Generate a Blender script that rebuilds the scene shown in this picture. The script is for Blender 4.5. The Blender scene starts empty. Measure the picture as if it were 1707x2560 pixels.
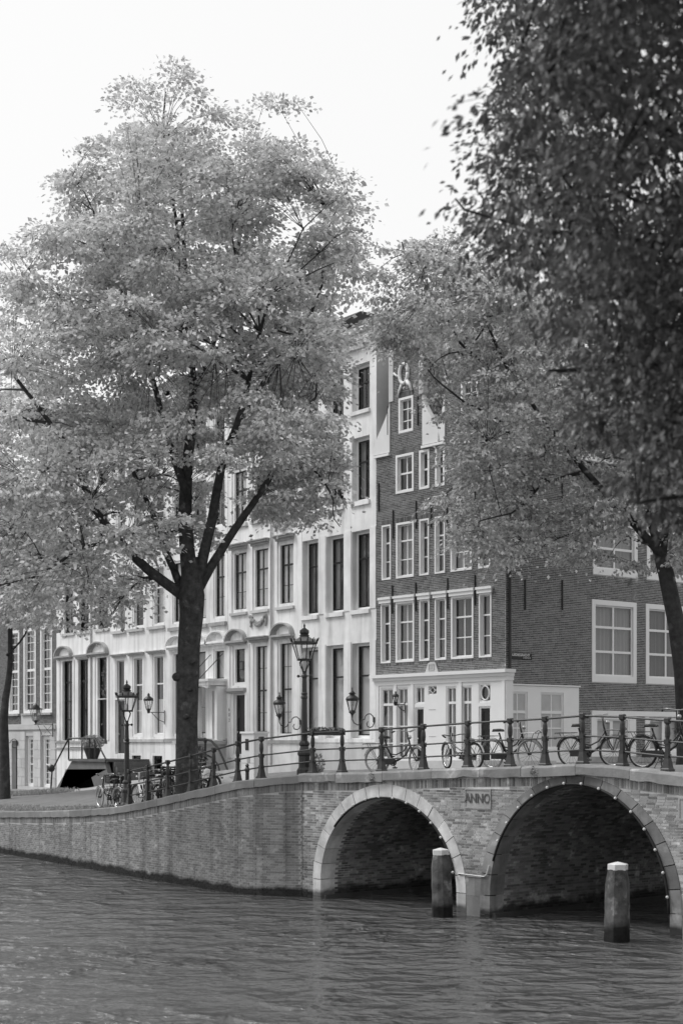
import bpy, math, random
import numpy as np
from mathutils import Matrix, Vector, noise

# ------------------------------------------------------------------ camera, sky, sun, exposure
S = bpy.context.scene
COL = S.collection
YAW = math.radians(90 - 34.4)
RT = (math.cos(YAW), math.sin(YAW)); FW = (-math.sin(YAW), math.cos(YAW))   # camera right / forward on the ground

cam = bpy.data.cameras.new('camera'); camo = bpy.data.objects.new('camera', cam); COL.objects.link(camo)
camo.location = (0, 0, 4.0); camo.rotation_euler = (math.radians(90), 0, YAW)
cam.sensor_fit = 'VERTICAL'; cam.sensor_height = 36; cam.sensor_width = 24
cam.lens = 56.25; cam.shift_y = 0.2246; cam.clip_start = 0.1; cam.clip_end = 3000
cam.dof.use_dof = True; cam.dof.focus_distance = 46; cam.dof.aperture_fstop = 1.5
S.camera = camo

W = bpy.data.worlds.new('World'); S.world = W; W.use_nodes = True
nt = W.node_tree; nt.nodes.clear()
sky = nt.nodes.new('ShaderNodeTexSky'); sky.sky_type = 'NISHITA'; sky.sun_disc = False
SUN_EL = math.radians(52); SUN_AZ = (-0.72, -0.70)          # direction towards the sun on the ground
sky.sun_elevation = SUN_EL; sky.sun_rotation = math.atan2(SUN_AZ[0], SUN_AZ[1])
sky.dust_density = 6.0; sky.air_density = 1.0; sky.ozone_density = 1.0
bw = nt.nodes.new('ShaderNodeRGBToBW'); bg = nt.nodes.new('ShaderNodeBackground'); wo = nt.nodes.new('ShaderNodeOutputWorld')
bg.inputs['Strength'].default_value = 0.10
# overcast: cloud evens the sky out, so the clear-sky luminance is strongly compressed
pwr = nt.nodes.new('ShaderNodeMath'); pwr.operation = 'POWER'; pwr.inputs[1].default_value = 0.08
mlt = nt.nodes.new('ShaderNodeMath'); mlt.operation = 'MULTIPLY'; mlt.inputs[1].default_value = 5.8
nt.links.new(sky.outputs[0], bw.inputs[0]); nt.links.new(bw.outputs[0], pwr.inputs[0]); nt.links.new(pwr.outputs[0], mlt.inputs[0]); nt.links.new(mlt.outputs[0], bg.inputs['Color']); nt.links.new(bg.outputs[0], wo.inputs[0])

sl = bpy.data.lights.new('sun', 'SUN'); sl.energy = 1.5; sl.angle = math.radians(20)
so = bpy.data.objects.new('sun', sl); COL.objects.link(so)
sd = Vector((SUN_AZ[0] * math.cos(SUN_EL), SUN_AZ[1] * math.cos(SUN_EL), math.sin(SUN_EL)))
so.rotation_euler = sd.to_track_quat('Z', 'Y').to_euler(); so.location = (-20, -20, 60)

S.view_settings.view_transform = 'Standard'; S.view_settings.look = 'None'
S.view_settings.gamma = 1.0; S.view_settings.use_curve_mapping = False
S.view_settings.exposure = 0.62
S.render.engine = 'CYCLES'
S.cycles.use_denoising = True; S.cycles.max_bounces = 7; S.cycles.transparent_max_bounces = 12
S.cycles.caustics_reflective = False; S.cycles.caustics_refractive = False

R = random.Random(7)

# ------------------------------------------------------------------ materials (a black and white picture: neutral greys)
MATS = {}
def mat(name, base, rough=0.8, var=0.0, vscale=1.0, bump=0.0, bscale=30, spec=0.3, streak=0.0, rnd=0.0, metal=0.0,
        zstain=None, lichen=0.0, trans=0.0):
    """Neutral procedural surface.  var = slow mottling, streak = vertical rain streaks, rnd = tone per piece,
    zstain = (height, depth factor) wet algae band at the waterline, lichen = pale blotches."""
    m = bpy.data.materials.new(name); m.use_nodes = True; t = m.node_tree; t.nodes.clear()
    N = t.nodes.new; L = t.links.new
    out = N('ShaderNodeOutputMaterial'); p = N('ShaderNodeBsdfPrincipled')
    p.inputs['Roughness'].default_value = rough; p.inputs['Specular IOR Level'].default_value = spec
    p.inputs['Metallic'].default_value = metal
    g = N('ShaderNodeNewGeometry')
    def math_(op, a, b=None, c=None, clamp=False):
        n = N('ShaderNodeMath'); n.operation = op; n.use_clamp = clamp
        for i, v in enumerate((a, b, c)):
            if v is None: continue
            if hasattr(v, 'links'): L(v, n.inputs[i])
            else: n.inputs[i].default_value = v
        return n.outputs[0]
    def tex(scale, detail=4, sx=1, sy=1, sz=1, rough_=0.6):
        mp = N('ShaderNodeMapping'); mp.inputs['Scale'].default_value = (sx, sy, sz); L(g.outputs['Position'], mp.inputs[0])
        n = N('ShaderNodeTexNoise'); n.inputs['Scale'].default_value = scale; n.inputs['Detail'].default_value = detail
        n.inputs['Roughness'].default_value = rough_; L(mp.outputs[0], n.inputs['Vector']); return n.outputs['Fac']
    k = None
    def mul(v):
        nonlocal k
        k = v if k is None else math_('MULTIPLY', k, v)
    if var: mul(math_('MULTIPLY_ADD', math_('SUBTRACT', tex(vscale, 5), 0.5), var * 4, 1.0))
    if streak:
        s = math_('MULTIPLY_ADD', math_('SUBTRACT', tex(1.0, 4, 2.6, 2.6, 0.22), 0.45), streak * 5, 1.0)
        mul(math_('MINIMUM', s, 1.12))
    if rnd:
        oi = N('ShaderNodeObjectInfo')
        fr = math_('FRACT', math_('ADD', g.outputs['Random Per Island'], oi.outputs['Random']))
        mul(math_('MULTIPLY_ADD', fr, 2 * rnd, 1 - rnd))
    if lichen:
        f = tex(2.2, 6); f = math_('MULTIPLY', math_('SUBTRACT', f, 0.58), 9, clamp=True)
        mul(math_('MULTIPLY_ADD', f, lichen, 1.0))
    if zstain:
        sp = N('ShaderNodeSeparateXYZ'); L(g.outputs['Position'], sp.inputs[0])
        zz = math_('MULTIPLY_ADD', math_('SUBTRACT', tex(1.6, 4), 0.5), zstain[0] * 1.7, sp.outputs['Z'])
        f = N('ShaderNodeMapRange'); f.inputs['From Min'].default_value = zstain[0] * 0.75; f.inputs['From Max'].default_value = zstain[0] * 1.25
        f.inputs['To Min'].default_value = zstain[1]; f.inputs['To Max'].default_value = 1.0; L(zz, f.inputs[0]); mul(f.outputs[0])
    if k is None:
        p.inputs['Base Color'].default_value = (base, base, base, 1)
    else:
        v = math_('MULTIPLY', k, base); v = math_('MINIMUM', math_('MAXIMUM', v, 0.004), 0.86)
        c = N('ShaderNodeCombineColor')
        for i in range(3): L(v, c.inputs[i])
        L(c.outputs[0], p.inputs['Base Color'])
    if bump:
        b = N('ShaderNodeBump'); b.inputs['Strength'].default_value = 0.6; b.inputs['Distance'].default_value = bump
        L(tex(bscale, 4), b.inputs['Height']); L(b.outputs[0], p.inputs['Normal'])
    sh = p.outputs[0]
    if trans:
        tr = N('ShaderNodeBsdfTranslucent'); mx = N('ShaderNodeMixShader'); mx.inputs[0].default_value = trans
        if k is not None: L(c.outputs[0], tr.inputs[0])
        else: tr.inputs[0].default_value = (base, base, base, 1)
        L(sh, mx.inputs[1]); L(tr.outputs[0], mx.inputs[2]); sh = mx.outputs[0]
    L(sh, out.inputs[0]); MATS[name] = m
    return m

mat('stucco_plain', 0.70, 0.9, var=0.13, vscale=1.3, streak=0.26, bump=0.004, bscale=60)
mat('stucco_white', 0.74, 0.85, var=0.14, vscale=0.9, streak=0.26, bump=0.003, bscale=50)
mat('stucco_grey', 0.50, 0.9, var=0.14, vscale=1.1, streak=0.14, bump=0.004, bscale=60)
mat('stone_pale', 0.52, 0.85, var=0.13, vscale=1.4, rnd=0.08, bump=0.004, bscale=40)
mat('stone_trim', 0.36, 0.85, var=0.25, vscale=2.2, bump=0.006, bscale=30)
mat('stoop_stone', 0.13, 0.9, var=0.25, vscale=1.6, rnd=0.15, bump=0.006, bscale=30)
mat('party_wall', 0.42, 0.95, var=0.08, vscale=2, bump=0.004, bscale=50)
mat('paint_white', 0.80, 0.45, var=0.03, vscale=2)
mat('paint_offwhite', 0.70, 0.5, var=0.05, vscale=2)
mat('paint_black', 0.012, 0.35, var=0.1, vscale=3)
mat('paint_dark', 0.035, 0.35, var=0.15, vscale=3)
mat('brick_house', 0.13, 0.9, rnd=0.42, var=0.16, vscale=0.5, bump=0.004, bscale=60)
mat('mortar_house', 0.50, 0.95, var=0.12, vscale=1.5)
mat('brick_far', 0.13, 0.9, rnd=0.3, var=0.15, vscale=0.7)
mat('brick_bridge', 0.29, 0.92, rnd=0.48, var=0.48, vscale=0.7, streak=0.2, bump=0.006, bscale=50, zstain=(0.22, 0.10), lichen=1.0)
mat('mortar_bridge', 0.55, 0.95, var=0.45, vscale=0.8, streak=0.2, zstain=(0.22, 0.08))
mat('brick_quay', 0.20, 0.92, rnd=0.28, var=0.26, vscale=0.6, streak=0.42, bump=0.006, bscale=45, zstain=(0.22, 0.10), lichen=0.5)
mat('mortar_quay', 0.36, 0.95, var=0.26, vscale=0.6, streak=0.42, zstain=(0.22, 0.10))
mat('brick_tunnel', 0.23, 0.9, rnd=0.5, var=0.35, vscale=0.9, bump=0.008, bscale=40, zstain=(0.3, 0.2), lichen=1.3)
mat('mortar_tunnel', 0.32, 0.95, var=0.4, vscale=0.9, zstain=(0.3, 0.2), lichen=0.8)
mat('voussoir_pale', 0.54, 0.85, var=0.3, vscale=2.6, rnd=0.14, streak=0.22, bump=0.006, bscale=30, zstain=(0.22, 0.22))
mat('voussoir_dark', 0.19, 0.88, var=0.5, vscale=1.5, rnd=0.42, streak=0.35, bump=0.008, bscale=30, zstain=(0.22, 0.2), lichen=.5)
mat('coping', 0.25, 0.9, var=0.30, vscale=1.8, rnd=0.14, streak=0.12, bump=0.012, bscale=22, lichen=0.8)
mat('coping_quay', 0.22, 0.9, var=0.2, vscale=1.5, rnd=0.16, bump=0.008, bscale=22, lichen=0.3)
mat('iron', 0.024, 0.42, var=0.3, vscale=6, spec=0.5)
mat('iron_worn', 0.030, 0.5, var=0.5, vscale=9, spec=0.5)
mat('chrome', 0.40, 0.32, metal=0.8)
mat('bike_black', 0.02, 0.3, spec=0.5)
mat('bike_grey', 0.14, 0.35, spec=0.5)
mat('bike_pale', 0.62, 0.4, spec=0.5)
mat('rubber', 0.03, 0.8)
mat('tyre_pale', 0.34, 0.8, var=0.1)
mat('leather', 0.025, 0.5)
mat('basket', 0.03, 0.8)
mat('curtain_pale', 0.85, 0.95, var=0.05)
mat('curtain_mid', 0.36, 0.95, var=0.08)
mat('curtain_dark', 0.17, 0.95, var=0.1)
mat('blind', 0.48, 0.9, var=0.06, vscale=0.8, streak=0.06)
mat('unlit_room', 0.05, 0.95)  # darkness of the unlit rooms put into the colour
mat('lamp_glass', 0.75, 0.3)
mat('bark', 0.055, 0.95, var=0.6, vscale=6, streak=0.3, bump=0.06, bscale=16, lichen=1.8)
mat('bark_dark', 0.045, 0.95, var=0.5, vscale=5, bump=0.03, bscale=14, lichen=.8)
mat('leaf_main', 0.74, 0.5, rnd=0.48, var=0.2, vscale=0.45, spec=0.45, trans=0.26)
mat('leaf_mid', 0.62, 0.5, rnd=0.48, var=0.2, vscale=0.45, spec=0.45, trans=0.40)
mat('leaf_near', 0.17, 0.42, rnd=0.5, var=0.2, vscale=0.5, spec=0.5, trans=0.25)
mat('leaf_far', 0.55, 0.6, rnd=0.25, trans=0.45)
mat('grass', 0.36, 0.9, rnd=0.35, trans=0.2)
mat('ivy', 0.17, 0.6, rnd=0.6, trans=0.2)
mat('street', 0.17, 0.9, var=0.22, vscale=1.6, bump=0.01, bscale=40)
mat('pavement', 0.23, 0.9, var=0.16, vscale=2.0, bump=0.008, bscale=40)
mat('earth', 0.12, 1.0, var=0.2)
mat('bollard_wood', 0.085, 0.92, var=0.75, vscale=3.4, streak=0.5, bump=0.02, bscale=18, zstain=(0.30, 0.15), lichen=2.0)
mat('bollard_cap', 0.62, 0.6, var=0.15, vscale=6)
mat('bulb', 0.6, 0.35)
mat('cable', 0.02, 0.6)
mat('tile', 0.17, 0.7, rnd=0.22, var=0.2, vscale=2)
mat('roof_dark', 0.06, 0.9, var=0.2)
mat('plate_dark', 0.025, 0.5)
mat('letter_white', 0.8, 0.6)
mat('letter_dark', 0.10, 0.8)
mat('cover_cloth', 0.36, 0.7, var=0.1, vscale=3)
mat('terracotta', 0.05, 0.7, var=0.2, vscale=4)

# glass: see-through with a clear mirror reflection that grows towards grazing angles
m = bpy.data.materials.new('glass'); m.use_nodes = True; t = m.node_tree; t.nodes.clear()
o_ = t.nodes.new('ShaderNodeOutputMaterial'); mx = t.nodes.new('ShaderNodeMixShader'); fr = t.nodes.new('ShaderNodeLayerWeight'); pw = t.nodes.new('ShaderNodeMath'); pw.operation = 'POWER'; pw.inputs[1].default_value = 5; ma = t.nodes.new('ShaderNodeMath'); ma.operation = 'MULTIPLY_ADD'; ma.inputs[1].default_value = .92; ma.inputs[2].default_value = .08
tr = t.nodes.new('ShaderNodeBsdfTransparent'); tr.inputs[0].default_value = (0.93, 0.93, 0.93, 1); gl = t.nodes.new('ShaderNodeBsdfGlossy'); gl.inputs['Roughness'].default_value = 0.015
gg = t.nodes.new('ShaderNodeNewGeometry'); nn = t.nodes.new('ShaderNodeTexNoise'); nn.inputs['Scale'].default_value = 1.3; bb = t.nodes.new('ShaderNodeBump'); bb.inputs['Distance'].default_value = 0.03; bb.inputs['Strength'].default_value = 0.35
t.links.new(gg.outputs['Position'], nn.inputs['Vector']); t.links.new(nn.outputs['Fac'], bb.inputs['Height']); t.links.new(bb.outputs[0], gl.inputs['Normal'])
t.links.new(fr.outputs['Facing'], pw.inputs[0]); t.links.new(pw.outputs[0], ma.inputs[0]); t.links.new(ma.outputs[0], mx.inputs[0]); t.links.new(tr.outputs[0], mx.inputs[1]); t.links.new(gl.outputs[0], mx.inputs[2]); t.links.new(mx.outputs[0], o_.inputs[0])
MATS['glass'] = m

# canal water: dark body, glossy top, two sizes of wind ripple
m = bpy.data.materials.new('water'); m.use_nodes = True; t = m.node_tree; t.nodes.clear(); N = t.nodes.new; L = t.links.new
o_ = N('ShaderNodeOutputMaterial'); p = N('ShaderNodeBsdfPrincipled'); p.inputs['Base Color'].default_value = (0.11, 0.11, 0.11, 1)
p.inputs['Roughness'].default_value = 0.07; p.inputs['IOR'].default_value = 1.33; p.inputs['Specular IOR Level'].default_value = 0.5
g = N('ShaderNodeNewGeometry'); prev = None
for sc, dist, st, det, wx, wy in ((0.18, 0.90, 0.7, 2, 1.0, 1.1), (1.0, 1.15, 1.0, 3, 1.1, 1.3), (4.5, 0.12, 0.9, 3, 1.2, 1.2)):
    mp = N('ShaderNodeMapping'); mp.vector_type = 'TEXTURE'; mp.inputs['Scale'].default_value = (1 / wx, 1 / wy, 1); mp.inputs['Rotation'].default_value = (0, 0, 0.97); L(g.outputs['Position'], mp.inputs[0])
    n = N('ShaderNodeTexNoise'); n.inputs['Scale'].default_value = sc; n.inputs['Detail'].default_value = det; n.inputs['Distortion'].default_value = 0.4; L(mp.outputs[0], n.inputs['Vector'])
    b = N('ShaderNodeBump'); b.inputs['Distance'].default_value = dist; b.inputs['Strength'].default_value = st; pk = N('ShaderNodeMath'); pk.operation = 'POWER'; pk.inputs[1].default_value = 3.0 if sc == 1.0 else 1.0; L(n.outputs['Fac'], pk.inputs[0]); L(pk.outputs[0], b.inputs['Height'])   # peaked crests
    cn = N('ShaderNodeTexNoise'); cn.inputs['Scale'].default_value = 0.16; cn.inputs['Detail'].default_value = 4; L(g.outputs['Position'], cn.inputs['Vector'])   # gusts and calm patches
    cr = N('ShaderNodeMapRange'); cr.inputs['From Min'].default_value = .38; cr.inputs['From Max'].default_value = .62; cr.inputs['To Min'].default_value = st * .35; cr.inputs['To Max'].default_value = st; L(cn.outputs['Fac'], cr.inputs[0]); L(cr.outputs[0], b.inputs['Strength'])
    if prev is not None: L(prev, b.inputs['Normal'])
    prev = b.outputs[0]
L(prev, p.inputs['Normal']); L(p.outputs[0], o_.inputs[0]); MATS['water'] = m

# ------------------------------------------------------------------ builders
ORG = {}
def org(o):
    return ORG.get(o.name, (0, 0, 0)) if o else (0, 0, 0)
def link(name, me, parent=None, kind=None):
    o = bpy.data.objects.new(name, me); COL.objects.link(o)
    if parent is not None: o.parent = parent; ORG[o.name] = ORG.get(parent.name, (0, 0, 0))
    if kind: o['kind'] = kind
    return o
def tag(o, label=None, cat=None, group=None, kind=None):
    for k_, v in (('label', label), ('category', cat), ('group', group), ('kind', kind)):
        if v: o[k_] = v
    return o
def thing(name, label, cat, loc=(0, 0, 0), rz=0.0, group=None, origin=None):
    """Empty at the thing's base; origin = the point of the builder's own coordinates that sits on that base."""
    o = bpy.data.objects.new(name, None); COL.objects.link(o); o.location = loc; o.rotation_euler = (0, 0, rz); o.empty_display_size = 0.3
    if origin: ORG[o.name] = origin
    return tag(o, label, cat, group)

class MB:
    def __init__(s, xf=None): s.v = []; s.f = []; s.xf = xf
    def add(s, vs, fs):
        n = len(s.v); s.v += [tuple(q) for q in vs]; s.f += [tuple(i + n for i in f) for f in fs]; return s
    def box(s, x0, x1, y0, y1, z0, z1):
        return s.add([(x0, y0, z0), (x1, y0, z0), (x1, y1, z0), (x0, y1, z0), (x0, y0, z1), (x1, y0, z1), (x1, y1, z1), (x0, y1, z1)],
                     [(0, 3, 2, 1), (4, 5, 6, 7), (0, 1, 5, 4), (1, 2, 6, 5), (2, 3, 7, 6), (3, 0, 4, 7)])
    def prism(s, poly, y0, y1):          # polygon in x,z pushed from y0 to y1
        n = len(poly)
        return s.add([(x, y0, z) for x, z in poly] + [(x, y1, z) for x, z in poly],
                     [tuple(range(n)), tuple(range(2 * n - 1, n - 1, -1))] + [(i, i + n, (i + 1) % n + n, (i + 1) % n) for i in range(n)])
    def zprism(s, poly, z0, z1):
        n = len(poly)
        return s.add([(x, y, z0) for x, y in poly] + [(x, y, z1) for x, y in poly],
                     [tuple(range(n - 1, -1, -1)), tuple(range(n, 2 * n))] + [(i, (i + 1) % n, (i + 1) % n + n, i + n) for i in range(n)])
    def tube(s, pts, r, n=6, cap=True):
        pts = [Vector(p) for p in pts]; m_ = len(pts)
        if not hasattr(r, '__len__'): r = [r] * m_
        vs = []; fs = []; ref = None
        for i, p in enumerate(pts):
            d = (pts[min(i + 1, m_ - 1)] - pts[max(i - 1, 0)])
            d = d.normalized() if d.length > 1e-9 else Vector((0, 0, 1))
            if ref is None: ref = Vector((0, 0, 1)) if abs(d.z) < 0.9 else Vector((1, 0, 0))
            a = d.cross(ref).normalized() if d.cross(ref).length > 1e-6 else d.orthogonal().normalized()
            b = a.cross(d); ref = b
            for k_ in range(n):
                q = 2 * math.pi * k_ / n; vs.append(p + (a * math.cos(q) + b * math.sin(q)) * r[i])
        for i in range(m_ - 1):
            for k_ in range(n):
                fs.append((i * n + k_, i * n + (k_ + 1) % n, (i + 1) * n + (k_ + 1) % n, (i + 1) * n + k_))
        if cap: fs += [tuple(range(n - 1, -1, -1)), tuple(range((m_ - 1) * n, m_ * n))]
        return s.add(vs, fs)
    def lathe(s, prof, n=12, c=(0, 0), rot=0.0):   # profile of (radius, z)
        vs = []; fs = []; m_ = len(prof)
        for r, z in prof:
            for k_ in range(n):
                q = 2 * math.pi * k_ / n + rot; vs.append((c[0] + r * math.cos(q), c[1] + r * math.sin(q), z))
        for i in range(m_ - 1):
            for k_ in range(n):
                fs.append((i * n + k_, i * n + (k_ + 1) % n, (i + 1) * n + (k_ + 1) % n, (i + 1) * n + k_))
        fs += [tuple(range(n - 1, -1, -1)), tuple(range((m_ - 1) * n, m_ * n))]
        return s.add(vs, fs)
    def ball(s, c, r, n=8, m_=5, sq=(1, 1, 1)):
        vs = [(c[0], c[1], c[2] - r * sq[2])]; fs = []
        for i in range(1, m_):
            a = math.pi * i / m_
            for k_ in range(n):
                q = 2 * math.pi * k_ / n
                vs.append((c[0] + r * sq[0] * math.sin(a) * math.cos(q), c[1] + r * sq[1] * math.sin(a) * math.sin(q), c[2] - r * sq[2] * math.cos(a)))
        vs.append((c[0], c[1], c[2] + r * sq[2])); e = len(vs) - 1
        for k_ in range(n):
            fs.append((0, 1 + (k_ + 1) % n, 1 + k_)); fs.append((e, e - n + k_, e - n + (k_ + 1) % n))
        for i in range(m_ - 2):
            for k_ in range(n):
                a = 1 + i * n; fs.append((a + k_, a + (k_ + 1) % n, a + n + (k_ + 1) % n, a + n + k_))
        return s.add(vs, fs)
    def torus(s, c, R_, r, n=28, m_=6, axis='y'):
        vs = []; fs = []
        for i in range(n):
            a = 2 * math.pi * i / n
            for j in range(m_):
                b = 2 * math.pi * j / m_; q = R_ + r * math.cos(b); h = r * math.sin(b)
                if axis == 'y': vs.append((c[0] + q * math.cos(a), c[1] + h, c[2] + q * math.sin(a)))
                else: vs.append((c[0] + q * math.cos(a), c[1] + q * math.sin(a), c[2] + h))
        for i in range(n):
            for j in range(m_):
                fs.append((i * m_ + j, i * m_ + (j + 1) % m_, ((i + 1) % n) * m_ + (j + 1) % m_, ((i + 1) % n) * m_ + j))
        return s.add(vs, fs)
    def build(s, name, material, parent=None, smooth=False, kind=None):
        ox, oy, oz = org(parent)
        vs = [s.xf(*q) for q in s.v] if s.xf else s.v
        vs = [(x - ox, y - oy, z - oz) for x, y, z in vs]
        me = bpy.data.meshes.new(name); me.from_pydata(vs, [], s.f)
        me.materials.append(MATS[material] if isinstance(material, str) else material)
        if smooth: me.shade_smooth()
        me.update()
        return link(name, me, parent, kind)

def np_mesh(name, V, F, material, parent=None, smooth=False, kind=None):
    """V (n,3), F (m,k) all faces with k corners"""
    me = bpy.data.meshes.new(name); V = np.asarray(V, np.float32); F = np.asarray(F, np.int32); k_ = F.shape[1]
    ox, oy, oz = org(parent); V = V - np.array((ox, oy, oz), np.float32)
    me.vertices.add(len(V)); me.vertices.foreach_set('co', V.ravel())
    me.loops.add(F.size); me.loops.foreach_set('vertex_index', F.ravel())
    me.polygons.add(len(F)); me.polygons.foreach_set('loop_start', np.arange(0, F.size, k_, dtype=np.int32)); me.polygons.foreach_set('loop_total', np.full(len(F), k_, np.int32))
    me.update(calc_edges=True); me.materials.append(MATS[material])
    if smooth: me.shade_smooth()
    else: me.shade_flat()
    return link(name, me, parent, kind)

BOXF = np.array([(0, 3, 2, 1), (4, 5, 6, 7), (0, 1, 5, 4), (1, 2, 6, 5), (3, 0, 4, 7)])    # a brick without its hidden back
def pieces(name, items, material, parent, dist_to=(0, 0, 4), limit=300, mesh_y=(0, 0.03), full=None, bump_name='rest'):
    """items: (matrix-like (origin, xdir, ydir(inward)), w, h) with the origin at the centre of the outer face, in the parent's coordinates.
    The nearest `limit` are single objects that share one mesh, the rest one joined part."""
    if not items: return
    mw = parent.matrix_world if parent else Matrix.Identity(4)
    og = Vector(org(parent)); dt = Vector(dist_to)
    pl = parent.location if parent else Vector((0, 0, 0)); rot = Matrix.Rotation(parent.rotation_euler.z if parent else 0, 3, 'Z')
    def d2(it): return ((rot @ (Vector(it[0]) - og) + Vector(pl)) - dt).length_squared
    items = sorted(items, key=d2)
    near, rest = items[:limit], items[limit:]
    y0, y1 = mesh_y
    me = bpy.data.meshes.new(name); m0 = MB().box(-0.5, 0.5, y0, y1, -0.5, 0.5)
    me.from_pydata(m0.v, [], m0.f); me.materials.append(MATS[material]); me.update()
    for o3, xd, yd, w, h in near:
        o = link(name, me, parent); j = R.uniform(-0.003, 0.003)
        o.matrix_local = Matrix(((xd[0], yd[0], 0, o3[0] - og.x + yd[0] * j), (xd[1], yd[1], 0, o3[1] - og.y + yd[1] * j), (0, 0, 1, o3[2] - og.z), (0, 0, 0, 1))) @ Matrix.Diagonal((w, 1, h, 1))
    if rest:
        o3 = np.array([i[0] for i in rest]); xd = np.array([i[1] for i in rest]); yd = np.array([i[2] for i in rest]); w = np.array([i[3] for i in rest]); h = np.array([i[4] for i in rest])
        rs = np.random.default_rng(3); jit = rs.uniform(-0.003, 0.003, len(rest))
        V = np.zeros((len(rest), 8, 3))
        for c, (sx, yy, sz) in enumerate(((-.5, y0, -.5), (.5, y0, -.5), (.5, y1, -.5), (-.5, y1, -.5), (-.5, y0, .5), (.5, y0, .5), (.5, y1, .5), (-.5, y1, .5))):
            V[:, c, :2] = o3[:, :2] + xd * (w * sx)[:, None] + yd * (yy + jit)[:, None]
            V[:, c, 2] = o3[:, 2] + h * sz
        F = (np.arange(len(rest))[:, None, None] * 8 + BOXF[None]).reshape(-1, 4)
        np_mesh(name + '_courses', V.reshape(-1, 3), F, material, parent, kind='stuff')

def spans_minus(spans, cut):
    out = []
    for a, b in spans:
        if cut[1] <= a or cut[0] >= b: out.append((a, b)); continue
        if cut[0] > a: out.append((a, cut[0]))
        if cut[1] < b: out.append((cut[1], b))
    return out
def brick_rows(z0, z1, spans_at, bw_=0.215, bh=0.055, gap=0.011, vary=0.0):
    """running bond: yields (x centre, z centre, width, height); spans_at(z) gives the free stretches of that course"""
    z = z0; row = 0
    while z + bh <= z1:
        zc = z + bh / 2
        for a, b in spans_at(zc):
            x = a + gap / 2
            first = (bw_ / 2 if row % 2 else bw_)
            while x < b - 0.03:
                w = min(first, b - gap / 2 - x); first = bw_ if R.random() > vary else bw_ * 0.5
                if w > 0.03: yield (x + w / 2, zc, w, bh)
                x += w + gap
        z += bh + gap; row += 1

# ------------------------------------------------------------------ setting: water, ground, streets
def lerp_t(tab, x):
    if x <= tab[0][0]: return tab[0][1]
    for (a, va), (b, vb) in zip(tab, tab[1:]):
        if x <= b: return va + (vb - va) * (x - a) / (b - a)
    return tab[-1][1]
def ss(t): return t * t * (3 - 2 * t)

wm = MB().add([(-400, -300, 0), (300, -300, 0), (300, 400, 0), (-400, 400, 0)], [(0, 1, 2, 3)]).build('canal_water', 'water', kind='structure')
MB().add([(-1500, -1500, -2.2), (1500, -1500, -2.2), (1500, 1500, -2.2), (-1500, 1500, -2.2)], [(0, 1, 2, 3)]).build('ground', 'earth', kind='structure')

QP = [(-112, 26.6), (-95, 25.2), (-75, 23.7), (-62, 22.9), (-54.62, 22.46), (-50.5, 22.21), (-46.9, 21.99), (-43.85, 21.78), (-41.37, 21.67), (-38.36, 21.57), (-36.9, 21.56), (-36.25, 21.62), (-35.6, 21.8), (-35.0, 22.15), (-34.66, 22.50)]
def smooth_line(P, n=6):
    out = []
    for i in range(len(P) - 1):
        p0, p1, p2, p3 = P[max(0, i - 1)], P[i], P[i + 1], P[min(len(P) - 1, i + 2)]
        for q in range(n):
            t_ = q / n
            out.append((p1[0] + (p2[0] - p1[0]) * t_, .5 * (2 * p1[1] + (p2[1] - p0[1]) * t_ + (2 * p0[1] - 5 * p1[1] + 4 * p2[1] - p3[1]) * t_ ** 2 + (3 * p1[1] - p0[1] - 3 * p2[1] + p3[1]) * t_ ** 3)))
    return out + [P[-1]]
QP = QP[:9] + smooth_line(QP[9:])
QZ = [(-112, 1.2), (-95, 1.2), (-62, 1.36), (-54.6, 1.50), (-50.5, 1.66), (-46.9, 1.84), (-43.85, 2.04), (-41.4, 2.31), (-38.4, 2.70), (-36.3, 2.98), (-34.6, 3.17)]
FZ = [(-112, 1.1), (-88, 1.2), (-81, 1.22), (-75, 1.38), (-70, 1.7), (-66, 2.1), (-60, 2.5), (-55, 2.9), (-51, 3.12), (-43.9, 3.25), (-34, 3.3)]
def qy(X): return lerp_t(QP, X)
def qz(X): return lerp_t(QZ, X)
# arc-length walk along the quay edge
QL = [0.0]
for (a, b), (c, d) in zip(QP, QP[1:]): QL.append(QL[-1] + math.hypot(c - a, d - b))
def qat(s):
    for i in range(len(QL) - 1):
        if s <= QL[i + 1] or i == len(QL) - 2:
            f = (s - QL[i]) / (QL[i + 1] - QL[i]); a, b = QP[i], QP[i + 1]; d = (b[0] - a[0], b[1] - a[1]); n = math.hypot(*d)
            return (a[0] + d[0] * f, a[1] + d[1] * f), (d[0] / n, d[1] / n)
def qs_of(X):
    for i in range(len(QP) - 1):
        if QP[i][0] <= X <= QP[i + 1][0]: return QL[i] + (X - QP[i][0]) / (QP[i + 1][0] - QP[i][0]) * (QL[i + 1] - QL[i])

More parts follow.
